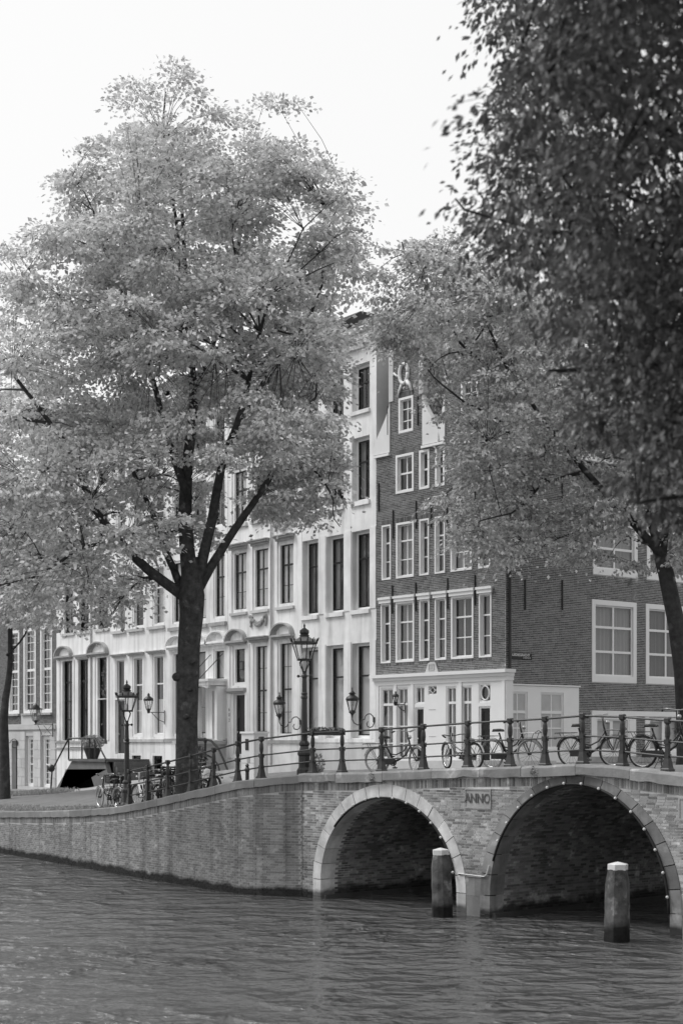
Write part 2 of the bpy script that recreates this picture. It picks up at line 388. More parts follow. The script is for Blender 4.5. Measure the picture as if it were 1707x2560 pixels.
def street_z(X, Y):
    y0 = qy(min(X, -34.62)); t_ = min(1, max(0, (Y - y0) / (36.5 - y0)))
    return (qz(X) - 0.04) * (1 - ss(t_)) + lerp_t(FZ, X) * ss(t_)
def grid(name, xs, yfun, nt_, zfun, material):
    vs = []; fs = []
    for X in xs:
        y0, y1 = yfun(X)
        for j in range(nt_ + 1):
            Y = y0 + (y1 - y0) * j / nt_; vs.append((X, Y, zfun(X, Y)))
    k_ = nt_ + 1
    for i in range(len(xs) - 1):
        for j in range(nt_): fs.append((i * k_ + j, (i + 1) * k_ + j, (i + 1) * k_ + j + 1, i * k_ + j + 1))
    return MB().add(vs, fs).build(name, material, smooth=True, kind='structure')
XS = [-112 + 1.0 * i for i in range(78)] + [-34.62]
grid('street', XS, lambda X: (qy(X) + 0.45, 36.9), 12, street_z, 'street')
grid('pavement', [-112 + 2.0 * i for i in range(36)] + [-40.6], lambda X: (33.4, 36.6), 3, lambda X, Y: street_z(X, 36.5) + 0.10, 'pavement')
kv = MB()
for i in range(36):
    a, b = -112 + 2.0 * i, min(-110 + 2.0 * i, -40.6); za, zb_ = street_z(a, 36.5) + 0.1, street_z(b, 36.5) + 0.1
    kv.add([(a, 33.4, za - .4), (b, 33.4, zb_ - .4), (b, 33.4, zb_), (a, 33.4, za), (a, 33.24, za - .4), (b, 33.24, zb_ - .4), (b, 33.24, zb_ + .004), (a, 33.24, za + .004), (b, 33.4, zb_ + .004), (a, 33.4, za + .004)], [(4, 5, 6, 7), (7, 6, 8, 9)])
za = street_z(-40.6, 36.5) + .1; kv.add([(-40.6, 33.24, za - .5), (-40.6, 36.6, za - .5), (-40.6, 36.6, za), (-40.6, 33.24, za)], [(0, 1, 2, 3)]); kv.build('kerb', 'stone_pale', kind='structure')
MB().add([(-48, 36.9, 3.24), (-34, 36.9, 3.26), (-34, 95, 3.2), (-55, 95, 3.2)], [(0, 1, 2, 3)]).build('side_street', 'street', kind='structure')
MB().box(-36.2, -34.0, 32.6, 95, -1, 3.22).build('side_canal_bank', 'mortar_quay', kind='structure')
MB().box(-16.6, 8, 26.5, 60, -1, 3.1).build('far_quay_ground', 'mortar_quay', kind='structure')

# ------------------------------------------------------------------ quay wall
qw = thing('quay_wall', 'long weathered brick quay wall that sweeps up from the left to the bridge', 'quay wall', (-46, 22, 0), origin=(-46, 22, 0))
v = []; f = []; ns = 640
for i in range(ns + 1):
    (x, y), d = qat(QL[-1] * i / ns); n_ = (-d[1], d[0])
    zt = qz(x) - 0.2
    v += [(x, y, -1.2), (x, y, zt), (x + n_[0] * .6, y + n_[1] * .6, zt)]
for i in range(ns): f += [(i * 3, i * 3 + 3, i * 3 + 4, i * 3 + 1), (i * 3 + 1, i * 3 + 4, i * 3 + 5, i * 3 + 2)]
MB().add(v, f).build('wall', 'mortar_quay', qw)
items = []
s0, s1 = qs_of(-64), QL[-1]
for cx, zc, w, h in brick_rows(0.0, 3.1, lambda z: [(s0, s1)], 0.21, 0.051, 0.015):
    (x, y), d = qat(cx); top = qz(x) - 0.2
    if zc + h / 2 > top - 0.215: continue
    items.append(((x, y, zc), d, (-d[1], d[0]), w, h))
s = s0
while s < s1 - 0.04:                                         # soldier course under the coping
    (x, y), d = qat(s + 0.03); items.append(((x, y, qz(x) - 0.2 - 0.104), d, (-d[1], d[0]), 0.054, 0.2)); s += 0.066
pieces('brick', items, 'brick_quay', qw, mesh_y=(-0.008, 0.02))
s = 0.3; prev_w = 0
while s < QL[-1] - 0.2:
    L_ = R.uniform(1.35, 2.0); e = min(s + L_, QL[-1])
    if QL[-1] - e < 0.6: e = QL[-1]
    k_ = 5; vs = []; fs = []
    for i in range(k_ + 1):
        (x, y), d = qat(s + 0.006 + (e - s - 0.012) * i / k_); n_ = (-d[1], d[0]); z = qz(x); dz = R.uniform(-.012, .008)
        for o_y, zz in ((-0.055, z - 0.215 + (R.uniform(-.02, .01))), (-0.06, z - 0.03 + dz), (-0.035, z + dz), (0.52, z), (0.52, z - 0.2)):
            vs.append((x + n_[0] * o_y, y + n_[1] * o_y, zz))
    for i in range(k_):
        for j in range(5): fs.append((i * 5 + j, i * 5 + (j + 1) % 5, (i + 1) * 5 + (j + 1) % 5, (i + 1) * 5 + j))
    fs += [(0, 1, 2, 3, 4), tuple(k_ * 5 + q for q in (4, 3, 2, 1, 0))]
    MB().add(vs, fs).build('coping_stone', 'coping_quay', qw); s = e

# ------------------------------------------------------------------ bridge (own frame: x along the face, y into it, z above the water)
BO = (-33.914, 22.623, 0); BA = math.radians(7.323)
bd, bn = (math.cos(BA), math.sin(BA)), (-math.sin(BA), math.cos(BA))
def bw_(x, y, z=0): return (BO[0] + bd[0] * x + bn[0] * y, BO[1] + bd[1] * x + bn[1] * y, z)
br = thing('arched_bridge', 'low brick canal bridge with round arches and a stone coping carved ANNO', 'bridge', BO, BA)
CZ = [(-2, 3.15), (-.8, 3.19), (1.78, 3.26), (4.88, 3.40), (7.3, 3.475), (8.3, 3.53), (9.45, 3.49), (11.15, 3.36), (14, 3.26), (18, 3.18)]
def cz(x): return lerp_t(CZ, x)
ARCH = [(2.38, 2.40, 2.15, 2.70, 2.47), (8.33, 2.50, 2.60, 2.80, 2.78), (14.3, 2.40, 2.15, 2.70, 2.47)]; SP = 0.5
def zb_out(x):
    for c, ai, ri, ao, ro in ARCH:
        if abs(x - c) < ao - 1e-6: return SP + ro * math.sqrt(max(0, 1 - ((x - c) / ao) ** 2))
    return -1.0
X0, X1, BD = -0.80, 17.9, 9.4
def face(y, name):
    xs = sorted(set([X0 + (X1 - X0) * i / 120 for i in range(121)] + [c + s_ * (ao - e) for c, ai, ri, ao, ro in ARCH for s_ in (-1, 1) for e in (-1e-4, 1e-4)] ))
    m_ = MB()
    for a, b in zip(xs, xs[1:]):
        za, zb2 = zb_out(a), zb_out(b)
        if abs(za - zb2) > 1.2: za = zb2 = max(za, zb2) if False else min(za, zb2)
        ta, tb = cz(a) - 0.22, cz(b) - 0.22
        m_.add([(a, y, min(za, ta)), (b, y, min(zb2, tb)), (b, y, tb), (a, y, ta)], [(0, 1, 2, 3)])
    return m_.build(name, 'mortar_bridge', br)
MB().add([(X0, -.008, -1), (X0, 3, -1), (X0, 3, 2.9), (X0, -.008, 2.9)], [(0, 3, 2, 1)]).build('end_wall', 'mortar_quay', br); face(0.0, 'face_wall'); face(BD, 'rear_wall')
PLQ = [(5.04, 5.86, 2.47, 2.93), (11.04, 11.86, 2.41, 2.87)]; BLK = [(4.90, 5.66, -1, 0.90), (10.96, 11.72, -1, 0.9)]
def bspans(z):
    sp = [(X0, X1)]
    for c, ai, ri, ao, ro in ARCH:
        h = ao if z <= SP else (ao * math.sqrt(max(0, 1 - ((z - SP) / ro) ** 2)) if z < SP + ro else -1)
        if h > 0: sp = spans_minus(sp, (c - h, c + h))
    for a, b, z0, z1 in PLQ + BLK:
        if z0 - .03 < z < z1 + .03: sp = spans_minus(sp, (a, b))
    return sp
items = []
for cx, zc, w, h in brick_rows(0.02, 3.4, bspans, 0.205, 0.045, 0.016, 0.12):
    if zc + h / 2 > cz(cx) - 0.25 - 0.205: continue
    items.append(((cx, 0, zc), (1, 0), (0, 1), w, h))
x = X0 + .03
while x < X1:
    z = cz(x) - 0.25 - 0.10
    if zb_out(x) < z - 0.1: items.append(((x, 0, z), (1, 0), (0, 1), 0.048, 0.195))
    elif zb_out(x) < z + 0.06: h_ = (z + .1) - zb_out(x); items.append(((x, 0, z + .1 - h_ / 2), (1, 0), (0, 1), 0.048, h_))
    x += 0.061
pieces('brick', items, 'brick_bridge', br, mesh_y=(-0.010, 0.02))
for ai_, (c, ai, ri, ao, ro) in enumerate(ARCH):
    nst = 17
    ts = [math.pi * i / nst for i in range(nst + 1)]
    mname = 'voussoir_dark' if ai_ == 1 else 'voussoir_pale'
    for k_ in range(nst):
        t0, t1 = math.pi - ts[k_] - 0.004, math.pi - ts[k_ + 1] + 0.004
        poly_i = [(c + ai * math.cos(t0 + (t1 - t0) * q / 3), SP + ri * math.sin(t0 + (t1 - t0) * q / 3)) for q in range(4)]
        poly_o = [(c + ao * math.cos(t0 + (t1 - t0) * q / 3), SP + ro * math.sin(t0 + (t1 - t0) * q / 3)) for q in range(4)]
        poly_o = [(x, min(z, cz(x) - 0.235)) for x, z in poly_o]
        dep = 0.62 if k_ % 2 else 0.95
        if ai_ == 1: dep = 0.45
        pr = R.uniform(0.022, 0.036)
        MB().prism(poly_i + poly_o[::-1], -pr, dep).build('voussoir', mname, br)
    for sx in (-1, 1):                                        # upright foot stones of the ring
        xa, xb = sorted((c + sx * ai, c + sx * ao))
        for z0, z1, dep in ((-0.6, 0.06, 0.7), (0.07, 0.49, 0.55 if ai_ != 1 else .4)):
            MB().box(xa, xb, -0.03, dep, z0, z1).build('foot_stone', mname, br)
    # vault behind the ring
    vs = []; fs = []; prof = [(c - ai - .01, -1.0)] + [(c + (ai + .01) * math.cos(math.pi - math.pi * i / 28), SP + (ri + .01) * math.sin(math.pi * i / 28)) for i in range(29)] + [(c + ai + .01, -1.0)]
    for x, z in prof: vs += [(x, 0.2, z), (x, BD, z)]
    for i in range(len(prof) - 1): fs.append((i * 2, i * 2 + 1, i * 2 + 3, i * 2 + 2))
    MB().add(vs, fs).build('vault', 'mortar_tunnel', br)
    # bricks of the visible tunnel side and of the vault above it
    if ai_ < 2:
        arc = [(c - ai, z) for z in (-0.05, 0.2, 0.35, 0.5)] + [(c - ai * math.cos(math.pi * i / 40), SP + ri * math.sin(math.pi * i / 40)) for i in range(1, 27)]
        al = [0]
        for (a, b), (a2, b2) in zip(arc, arc[1:]): al.append(al[-1] + math.hypot(a2 - a, b2 - b))
        V = []; F = []; q = 0.03; row = 0; rr = random.Random(5 + ai_)
        while q < al[-1] - 0.06:
            i = next(j for j in range(len(al) - 1) if al[j + 1] >= q); tt = (al[i + 1] - al[i]); ux, uz = (arc[i + 1][0] - arc[i][0]) / tt, (arc[i + 1][1] - arc[i][1]) / tt
            px_, pz_ = arc[i][0] + ux * (q - al[i]), arc[i][1] + uz * (q - al[i]); nx_, nz_ = uz, -ux     # towards the opening
            y = (0.1 if row % 2 else 0.0) + 0.45
            while y < 7.5:
                w = 0.2; pr = rr.uniform(0.004, 0.014); b0 = len(V)
                for yy in (y, y + w):
                    for hh in (0, 0.05):
                        V.append((px_ + ux * hh + nx_ * pr, yy, pz_ + uz * hh + nz_ * pr)); V.append((px_ + ux * hh - nx_ * .02, yy, pz_ + uz * hh - nz_ * .02))
                F += [(b0, b0 + 2, b0 + 6, b0 + 4), (b0, b0 + 4, b0 + 5, b0 + 1), (b0 + 2, b0 + 3, b0 + 7, b0 + 6), (b0, b0 + 1, b0 + 3, b0 + 2), (b0 + 4, b0 + 6, b0 + 7, b0 + 5)]
                y += 0.212
            q += 0.062; row += 1
        np_mesh('tunnel_bricks', V, F, 'brick_tunnel', br, kind='stuff')
        MB().box(c - ai - .02, c - ai + 0.10, 0.05, BD, -1, 0.10).build('footing_ledge', 'mortar_tunnel', br)
for (a, b, z0, z1) in PLQ:
    MB().box(a, b, -0.02, 0.05, z0, z1).build('plaque', 'stone_trim', br)
    fr_ = MB(); e = 0.035
    fr_.box(a, b, -0.034, -0.018, z1 - e, z1).box(a, b, -0.034, -0.018, z0, z0 + e).box(a, a + e, -0.034, -0.018, z0 + e, z1 - e).box(b - e, b, -0.034, -0.018, z0 + e, z1 - e)
    fr_.build('plaque_frame', 'stone_trim', br)
def text(name, s_, size, material, parent, loc, rot, extrude=0.008, align='CENTER', bold=0.0, xs=1.0):
    cu = bpy.data.curves.new(name, 'FONT'); cu.body = s_; cu.size = size; cu.extrude = extrude; cu.align_x = align; cu.align_y = 'CENTER'; cu.offset = bold
    to = bpy.data.objects.new(name, cu); COL.objects.link(to); dg = bpy.context.evaluated_depsgraph_get()
    me = bpy.data.meshes.new_from_object(to.evaluated_get(dg)); bpy.data.objects.remove(to); me.materials.clear(); me.materials.append(MATS[material])
    o = link(name, me, parent); og = org(parent); o.location = (loc[0] - og[0], loc[1] - og[1], loc[2] - og[2]); o.rotation_euler = rot; o.scale = (xs, 1, 1); return o
text('carved_letters', 'ANNO', 0.30, 'letter_dark', br, (5.45, -0.026, 2.70), (math.pi / 2, 0, 0), 0.012, bold=0.004, xs=0.88)
for a, b, z0, z1 in BLK:
    for i, (u0, u1, w0, w1) in enumerate(((a, a + .40, -.6, .46), (a + .405, b, -.6, .46), (a, a + .45, .465, z1), (a + .455, b, .465, z1))):
        MB().box(u0, u1, -0.02 - .006 * (i % 2), 0.05, w0, w1).build('base_stone', 'coping', br)
MB().tube([(4.86, -.05, .95), (5.3, -.05, .94), (5.68, -.05, .93), (5.76, -.06, .98), (5.84, -.06, 1.2)], 0.016, 6).build('conduit', 'bike_pale', br)
xs = [X0]
while xs[-1] < X1 - 1: xs.append(xs[-1] + R.uniform(1.25, 1.75))
xs[-1] = X1
for a, b in zip(xs, xs[1:]):
    k_ = 6; vs = []; fs = []; thick = R.choice((0.25, 0.255, 0.23, 0.26))
    for i in range(k_ + 1):
        x = a + 0.005 + (b - a - 0.01) * i / k_; z = cz(x); dz = R.uniform(-.012, .01); chip = R.uniform(0, .05) if R.random() < .22 else R.uniform(0, .012)
        vs += [(x, -0.13 + chip * .4, z - thick + chip), (x, -0.14 + R.uniform(0, .012), z - 0.05 + dz), (x, -0.10, z + dz), (x, 0.50, z), (x, 0.50, z - thick + .01)]
    for i in range(k_):
        for j in range(5): fs.append((i * 5 + j, i * 5 + (j + 1) % 5, (i + 1) * 5 + (j + 1) % 5, (i + 1) * 5 + j))
    fs += [(0, 1, 2, 3, 4), tuple(k_ * 5 + q for q in (4, 3, 2, 1, 0))]
    MB().add(vs, fs).build('coping_stone', 'coping', br)
vs = []; fs = []
for i in range(41):
    x = X0 - 1.2 + (X1 - X0 + 1.2) * i / 40; z = cz(x) - 0.05
    vs += [bw_(x, 0.48, z), bw_(x, BD, z)]
for i in range(40): fs.append((i * 2, i * 2 + 2, i * 2 + 3, i * 2 + 1))
MB().add(vs, fs).build('bridge_road', 'street', kind='structure')

# strings of round lamps along the two visible arches
for ai_, lab in ((0, 'string of small white bulbs round the pale left arch of the bridge'), (1, 'string of small white bulbs round the wide dark middle arch')):
    c, ai, ri, ao, ro = ARCH[ai_]
    ls = thing('light_string', lab, 'light string', bw_(c, -0.05, 2.5), BA, 'bulb strings on the bridge arches', origin=(c, -0.05, 2.5))
    a0, a1 = (0.22, 0.93) if ai_ == 0 else (0.10, 1.0)
    path = [(c - (ai - .01) * math.cos(math.pi * q), -0.055, SP + (ri - .005) * math.sin(math.pi * q)) for q in [a0 + (a1 - a0) * i / 44 for i in range(45)]]
    MB().tube(path, 0.028, 6).build('cable', 'cable', ls, True)
    acc = 0
    for p, q in zip(path, path[1:]):
        acc += math.dist(p, q)
        if acc > 0.40:
            acc = 0; dx, dz = q[0] - c, q[2] - SP; n = math.hypot(dx, dz)
            MB().ball((q[0] + dx / n * .02, -0.10, q[2] + dz / n * .02), 0.034, 8, 5).build('bulb', 'bulb', ls, True)

# ------------------------------------------------------------------ iron railings
def post_mesh(m_, x, y, z):
    r2 = math.sqrt(2)
    for prof in ([(.105, -.02), (.105, .035), (.085, .06), (.07, .16), (.052, .27)], [(.055, .26), (.055, .345)], [(.041, .34), (.041, .56)], [(.056, .55), (.056, .65)], [(.045, .98), (.054, 1.0), (.054, 1.085), (.044, 1.10)]):
        m_.lathe([(r * r2, z + h) for r, h in prof], 4, (x, y), math.pi / 4)
    m_.lathe([(.04, z + .64), (.04, z + .68), (.052, z + .72), (.058, z + .80), (.05, z + .90), (.036, z + .955), (.05, z + .98)], 10, (x, y))
    return m_
rail = thing('iron_railing', 'dark iron railing with turned posts along the top of the bridge', 'railing', bw_(0, .2, 3.2), BA, origin=(0, .2, 3.2))
PX = [0.52, 1.98, 3.44, 4.91, 6.23, 7.27, 8.34, 9.42, 10.59, 11.9, 13.3, 14.8, 16.2, 17.5]
for x in [-0.62] + PX: post_mesh(MB(), x, 0.22, cz(x)).build('post', 'iron_worn', rail)
for h, r in ((0.305, .021), (0.605, .021), (1.04, .026)):
    MB().tube([(x, 0.22, cz(x) + h) for x in [-0.62] + PX], r, 6).build('rail', 'iron_worn', rail)
qr = thing('iron_railing', 'dark iron railing that slopes down along the quay towards the bicycles and tree', 'railing', (-39, 21.9, 2.6), origin=(-39, 21.9, 2.6))
QX = [-43.5, -42.2, -40.85, -39.4, -38.05, -36.75, -35.75]
pts = []
for X in QX:
    (x, y), d = qat(qs_of(X)); x, y = x - d[1] * .26, y + d[0] * .26; pts.append((x, y, qz(X))); post_mesh(MB(), x, y, qz(X)).build('post', 'iron_worn', qr)
e = bw_(-0.62, 0.22, cz(-.62)); pts.append(e)
for h, r in ((0.30, .021), (0.61, .021), (1.04, .026)):
    MB().tube([(x, y, z + h) for x, y, z in pts], r, 6).build('rail', 'iron_worn', qr)

# ------------------------------------------------------------------ mooring posts in the water
def bollard(x, y, r, top, rz, label):
    b = thing('mooring_post', label, 'mooring post', (x, y, 0), rz, 'wooden mooring posts before the bridge'); b.rotation_euler = (.015, -.02 if x < -25 else .012, rz)
    R6 = [(r * 1.05, -1.5)] + [(r * (1.05 - .06 * i / 8), (top - .42) * i / 8) for i in range(9)] + [(r * .9, top - .26), (r * .78, top - .10)]
    m_ = MB(); m_.lathe(R6, 12, (0, 0), 0.3); rb = random.Random(int(r * 1000))
    for i, q in enumerate(m_.v):
        k_ = (.92 if i % 12 % 2 else 1.0) + rb.uniform(-.025, .025); m_.v[i] = (q[0] * k_, q[1] * k_, q[2])
    m_.build('shaft', 'bollard_wood', b)
    MB().lathe([(r * .82, top - .11), (r * .82, top), (r * .80, top + .005), (0.02, top + .05)], 6, (0, 0), 0.3).build('cap', 'bollard_cap', b)
bollard(-28.9, 22.58, 0.245, 1.53, 0.2, 'stout wooden mooring post with a white cap, before the left arch')
bollard(-23.37, 22.69, 0.255, 1.55, 0.75, 'dark six-sided mooring post with a white cap before the wide middle arch')

# ------------------------------------------------------------------ lamps
def lantern(parent, c, z0, hb, ht, hgt, n=6, crown=True, rot=0.3):
    """Glazed lantern widening upwards from z0; c is its axis."""
    x, y = c; z1 = z0 + hgt
    fr_ = MB(); fr_.lathe([(hb * 1.08, z0 - .03), (hb * 1.12, z0), (hb, z0 + .02)], n, c, rot)
    fr_.lathe([(ht * 1.02, z1 - .02), (ht * 1.10, z1), (ht * 1.10, z1 + .035), (ht * .98, z1 + .05)], n, c, rot)
    for k_ in range(n):
        q = 2 * math.pi * k_ / n + rot
        fr_.tube([(x + hb * math.cos(q), y + hb * math.sin(q), z0), (x + ht * math.cos(q), y + ht * math.sin(q), z1)], 0.013, 5)
    fr = fr_.build('lantern_frame', 'iron', parent)
    for k_ in range(n):
        q0, q1 = 2 * math.pi * k_ / n + rot, 2 * math.pi * (k_ + 1) / n + rot
        MB().add([(x + .99 * r * math.cos(q), y + .99 * r * math.sin(q), z) for r, q, z in ((hb, q0, z0), (hb, q1, z0), (ht, q1, z1), (ht, q0, z1))], [(0, 1, 2, 3)]).build('pane', 'glass', fr)
    MB().lathe([(.03, z0), (.055, z0 + .05), (.05, z0 + .17), (.03, z0 + .2)], 8, c).build('burner', 'lamp_glass', fr)
    return fr
def lamp_post(x, y, z, label, h=3.84):
    t_ = thing('street_lamp', label, 'street lamp', (x, y, z), 0.4, 'crown lantern street lamps')
    MB().lathe([(.20, -.1), (.20, .10), (.17, .14), (.15, .17), (.15, .46), (.18, .50), (.18, .55), (.13, .62), (.11, .72), (.14, .76), (.14, .80), (.09, .86)], 8).build('base', 'iron', t_)
    MB().lathe([(.085, .84), (.082, 1.3), (.072, 1.95), (.085, 1.97), (.085, 2.02), (.07, 2.04), (.082, 2.1), (.066, 2.13), (.056, 2.5), (.07, 2.52), (.07, 2.57), (.05, 2.6), (.045, 2.68)], 10).build('shaft', 'iron', t_)
    lb = MB().tube([(-.17, 0, 2.55), (.17, 0, 2.55)], .016, 6); lb.ball((-.19, 0, 2.55), .04).ball((.19, 0, 2.55), .04); lb.build('ladder_bar', 'iron', t_)
    ly = MB()
    for k_ in range(4):
        q = math.pi / 2 * k_; c_, s_ = math.cos(q), math.sin(q)
        ly.tube([(c_ * r, s_ * r, zz) for r, zz in ((.04, 2.62), (.07, 2.72), (.13, 2.83), (.15, 2.90), (.10, 2.97))], .014, 5)
    ly.build('lyre_bracket', 'iron', t_)
    fr = lantern(t_, (0, 0), 2.98, .185, .33, .42)
    cr = MB()
    for k_ in range(12):
        q = 2 * math.pi * k_ / 12 + .3; r = .355 if k_ % 2 == 0 else .32
        cr.tube([(r * .97 * math.cos(q), r * .97 * math.sin(q), 3.43), (r * 1.05 * math.cos(q), r * 1.05 * math.sin(q), 3.50), (r * 1.12 * math.cos(q), r * 1.12 * math.sin(q), 3.55)], [.012, .022, .006], 5)
    cr.build('crown_points', 'iron', t_)
    MB().lathe([(.31, 3.44), (.25, 3.50), (.15, 3.56), (.12, 3.58)], 6, (0, 0), .3).build('roof', 'bike_grey', t_)
    MB().lathe([(.10, 3.57), (.14, 3.60), (.10, 3.63), (.125, 3.68), (.12, 3.74), (.05, 3.79), (.02, 3.82), (.03, 3.86), (.005, 3.93)], 10).build('crown', 'iron', t_)
lamp_post(-34.98, 22.78, 3.17, 'tall crown lantern street lamp at the left end of the bridge railing')
lamp_post(-44.3, 22.35, 1.98, 'crown lantern street lamp left of the big tree, behind parked bicycles')

# ------------------------------------------------------------------ houses
PR = (-50.8826, 36.4805); PC = (-43.7347, 37.018); A7 = math.radians(4.3)
def row_w(x, y, z): return (PR[0] + x, PR[1] + y, z)
def c7_w(x, y, z): return (PC[0] + math.cos(A7) * x - math.sin(A7) * y, PC[1] + math.sin(A7) * x + math.cos(A7) * y, z)

def wall_open(m_, x0, x1, z0, z1, ops, rd, y=0.0):
    """flat wall with rectangular holes and reveals rd deep"""
    xs = sorted({x0, x1} | {v for o in ops for v in o[:2] if x0 < v < x1}); zs = sorted({z0, z1} | {v for o in ops for v in o[2:4] if z0 < v < z1})
    for a, b in zip(xs, xs[1:]):
        for c, d in zip(zs, zs[1:]):
            mx_, mz_ = (a + b) / 2, (c + d) / 2
            if any(o[0] < mx_ < o[1] and o[2] < mz_ < o[3] for o in ops): continue
            m_.add([(a, y, c), (b, y, c), (b, y, d), (a, y, d)], [(0, 1, 2, 3)])
    for a, b, c, d in [o[:4] for o in ops]:
        m_.add([(a, y, c), (b, y, c), (b, y, d), (a, y, d), (a, y + rd, c), (b, y + rd, c), (b, y + rd, d), (a, y + rd, d)],
               [(0, 1, 5, 4), (1, 2, 6, 5), (2, 3, 7, 6), (3, 0, 4, 7)])
    return m_
def ring(m_, x0, x1, z0, z1, w, y0, y1, wb=None):
    wb = w if wb is None else wb
    m_.box(x0, x0 + w, y0, y1, z0, z1).box(x1 - w, x1, y0, y1, z0, z1)
    m_.box(x0 + w, x1 - w, y0 + .001, y1 - .001, z1 - w, z1).box(x0 + w, x1 - w, y0 + .001, y1 - .001, z0, z0 + wb)
    return m_
def curtain(parent, x0, x1, z0, z1, y, material, xf=None, amp=0.022, waves=None):
    n = max(8, int((x1 - x0) * 22)); ph = R.uniform(0, 6); waves = waves or (x1 - x0) * R.uniform(9, 13)
    vs = []; fs = []
    for i in range(n * 2 + 1):
        f = i / (n * 2); yy = y + amp * math.sin(f * waves * 2 * math.pi + ph) + amp * .5 * math.sin(f * waves * 3.7 + ph * 2)
        vs += [(x0 + (x1 - x0) * f, yy, z0), (x0 + (x1 - x0) * f, yy * 1.0, z1)]
    for i in range(n * 2): fs.append((i * 2, i * 2 + 2, i * 2 + 3, i * 2 + 1))
    return MB(xf).add(vs, fs).build('curtain', material, parent)
def window(parent, x0, x1, z0, z1, rd=0.2, fw=0.10, fd=0.10, so=0.03, fm='paint_white', sm='paint_white', cols=1, trans=(), bars=(), sw=0.05, tw=0.07, bwid=0.022, drape=None, xf=None, name='window', fb=None):
    """frame > sash, pane(s), curtain.  rd: frame front behind the wall face, so: sash behind the frame front"""
    wn = ring(MB(xf), x0, x1, z0, z1, fw, rd, rd + fd, fb).build(name, fm, parent)
    a, b, c, d = x0 + fw + .001, x1 - fw - .001, z0 + (fb or fw) + .001, z1 - fw - .001; y0 = rd + so; y1 = y0 + 0.045
    m_ = ring(MB(xf), a, b, c, d, sw, y0, y1)
    xs = [a + sw + (b - a - 2 * sw) * i / cols for i in range(cols + 1)]
    for x in xs[1:-1]: m_.box(x - bwid / 2, x + bwid / 2, y0 + .006, y1 - .006, c + sw, d - sw)
    zc = [c + sw]
    for z in trans: m_.box(a + sw, b - sw, y0 - .012, y1 + .004, z - tw / 2, z + tw / 2); zc.append(z)
    for z in bars: m_.box(a + sw, b - sw, y0 + .004, y1 - .004, z - bwid / 2, z + bwid / 2); zc.append(z)
    m_.build('sash', sm, wn)
    zc = sorted(zc) + [d - sw]; yp = (y0 + y1) / 2
    for p, q in zip(xs, xs[1:]):
        for r, s_ in zip(zc, zc[1:]):
            MB(xf).add([(p, yp, r), (q, yp, r), (q, yp, s_), (p, yp, s_)], [(0, 1, 2, 3)]).build('pane', 'glass', wn)
    yc = y1 + 0.10; w = b - a
    if drape == 'blind': MB(xf).add([(a, yc, c), (b, yc, c), (b, yc + .01, d), (a, yc + .01, d)], [(0, 1, 2, 3)]).build('blind', 'blind', wn)
    elif drape == 'pair':
        curtain(wn, a, a + w * .36, c, d, yc, 'curtain_mid', xf); curtain(wn, b - w * .30, b, c, d, yc, 'curtain_mid', xf)
    elif drape == 'pale': curtain(wn, a, b, c, d, yc, 'curtain_pale', xf)
    elif drape == 'palegap':
        curtain(wn, a, a + w * .20, c, d, yc, 'curtain_pale', xf); curtain(wn, a + w * .38, b, c, d, yc, 'curtain_pale', xf)
    elif drape == 'mid': curtain(wn, a, b, c, d, yc, 'curtain_mid', xf)
    elif drape == 'dark': curtain(wn, a, b, c, d, yc, 'curtain_dark', xf)
    elif drape == 'half': curtain(wn, a, b, c, c + (d - c) * .45, yc, 'curtain_pale', xf); curtain(wn, a, a + w * .2, c, d, yc + .05, 'curtain_mid', xf)
    return wn
def door(parent, x0, x1, z0, z1, rd, material='paint_black', panels=4, xf=None, fm='paint_white', glass=False):
    fr = ring(MB(xf), x0, x1, z0, z1, .07, rd, rd + .12, .02).build('door_frame', fm, parent)
    d = MB(xf).box(x0 + .07, x1 - .07, rd + .05, rd + .10, z0 + .02, z1 - .07).build('door', material, parent)
    h = (z1 - z0 - .1) / panels; w = x1 - x0 - .14
    for i in range(panels):
        pn = ring(MB(xf), x0 + .07 + w * .16, x1 - .07 - w * .16, z0 + .02 + h * i + h * .14, z0 + .02 + h * (i + 1) - h * .1, .03, rd + .03, rd + .052)
        pn.build('panel_moulding', material, d)
    MB(xf).ball((x0 + .07 + w * .12, rd + .02, z0 + 1.0), .035, 8, 5).build('knob', 'chrome', d)
    return d
def hood(parent, x0, x1, z0, z1, out=0.16, material='stone_trim'):
    h = z1 - z0; m_ = MB().box(x0 + .05, x1 - .05, -out * .5, 0.0, z0, z0 + h * .45).box(x0, x1, -out, 0.0, z0 + h * .45, z0 + h * .8).box(x0 - .03, x1 + .03, -out * 1.25, 0.0, z0 + h * .8, z1)
    return m_.build('window_hood', material, parent)
def pediment(parent, x0, x1, z0, rise, material='stone_trim', out=0.22):
    xc, a = (x0 + x1) / 2, (x1 - x0) / 2
    m_ = MB().box(x0 - .02, x1 + .02, -out, 0, z0 - .10, z0 - .035).box(x0 + .05, x1 - .05, -out * .6, 0, z0 - .18, z0 - .10).box(x0, x1, -out * .9, 0, z0 - .035, z0)
    for f0, f1, o in ((1.0, .88, out), (.879, .80, out * .75), (.799, .74, out * .45)):
        n = 14
        outer = [(xc - a * f0 * math.cos(math.pi * i / n), z0 + rise * f0 * math.sin(math.pi * i / n)) for i in range(n + 1)]
        inner = [(xc - a * f1 * math.cos(math.pi * i / n), z0 + rise * f1 * math.sin(math.pi * i / n)) for i in range(n + 1)]
        for i in range(n): m_.prism([outer[i], outer[i + 1], inner[i + 1], inner[i]], -o, 0)
    return m_.build('pediment', material, parent)
def sill(parent, x0, x1, z0, z1, out=0.10, material='stone_pale', xf=None):
    return MB(xf).box(x0, x1, -out, 0.02, z0, z1).build('sill', material, parent)
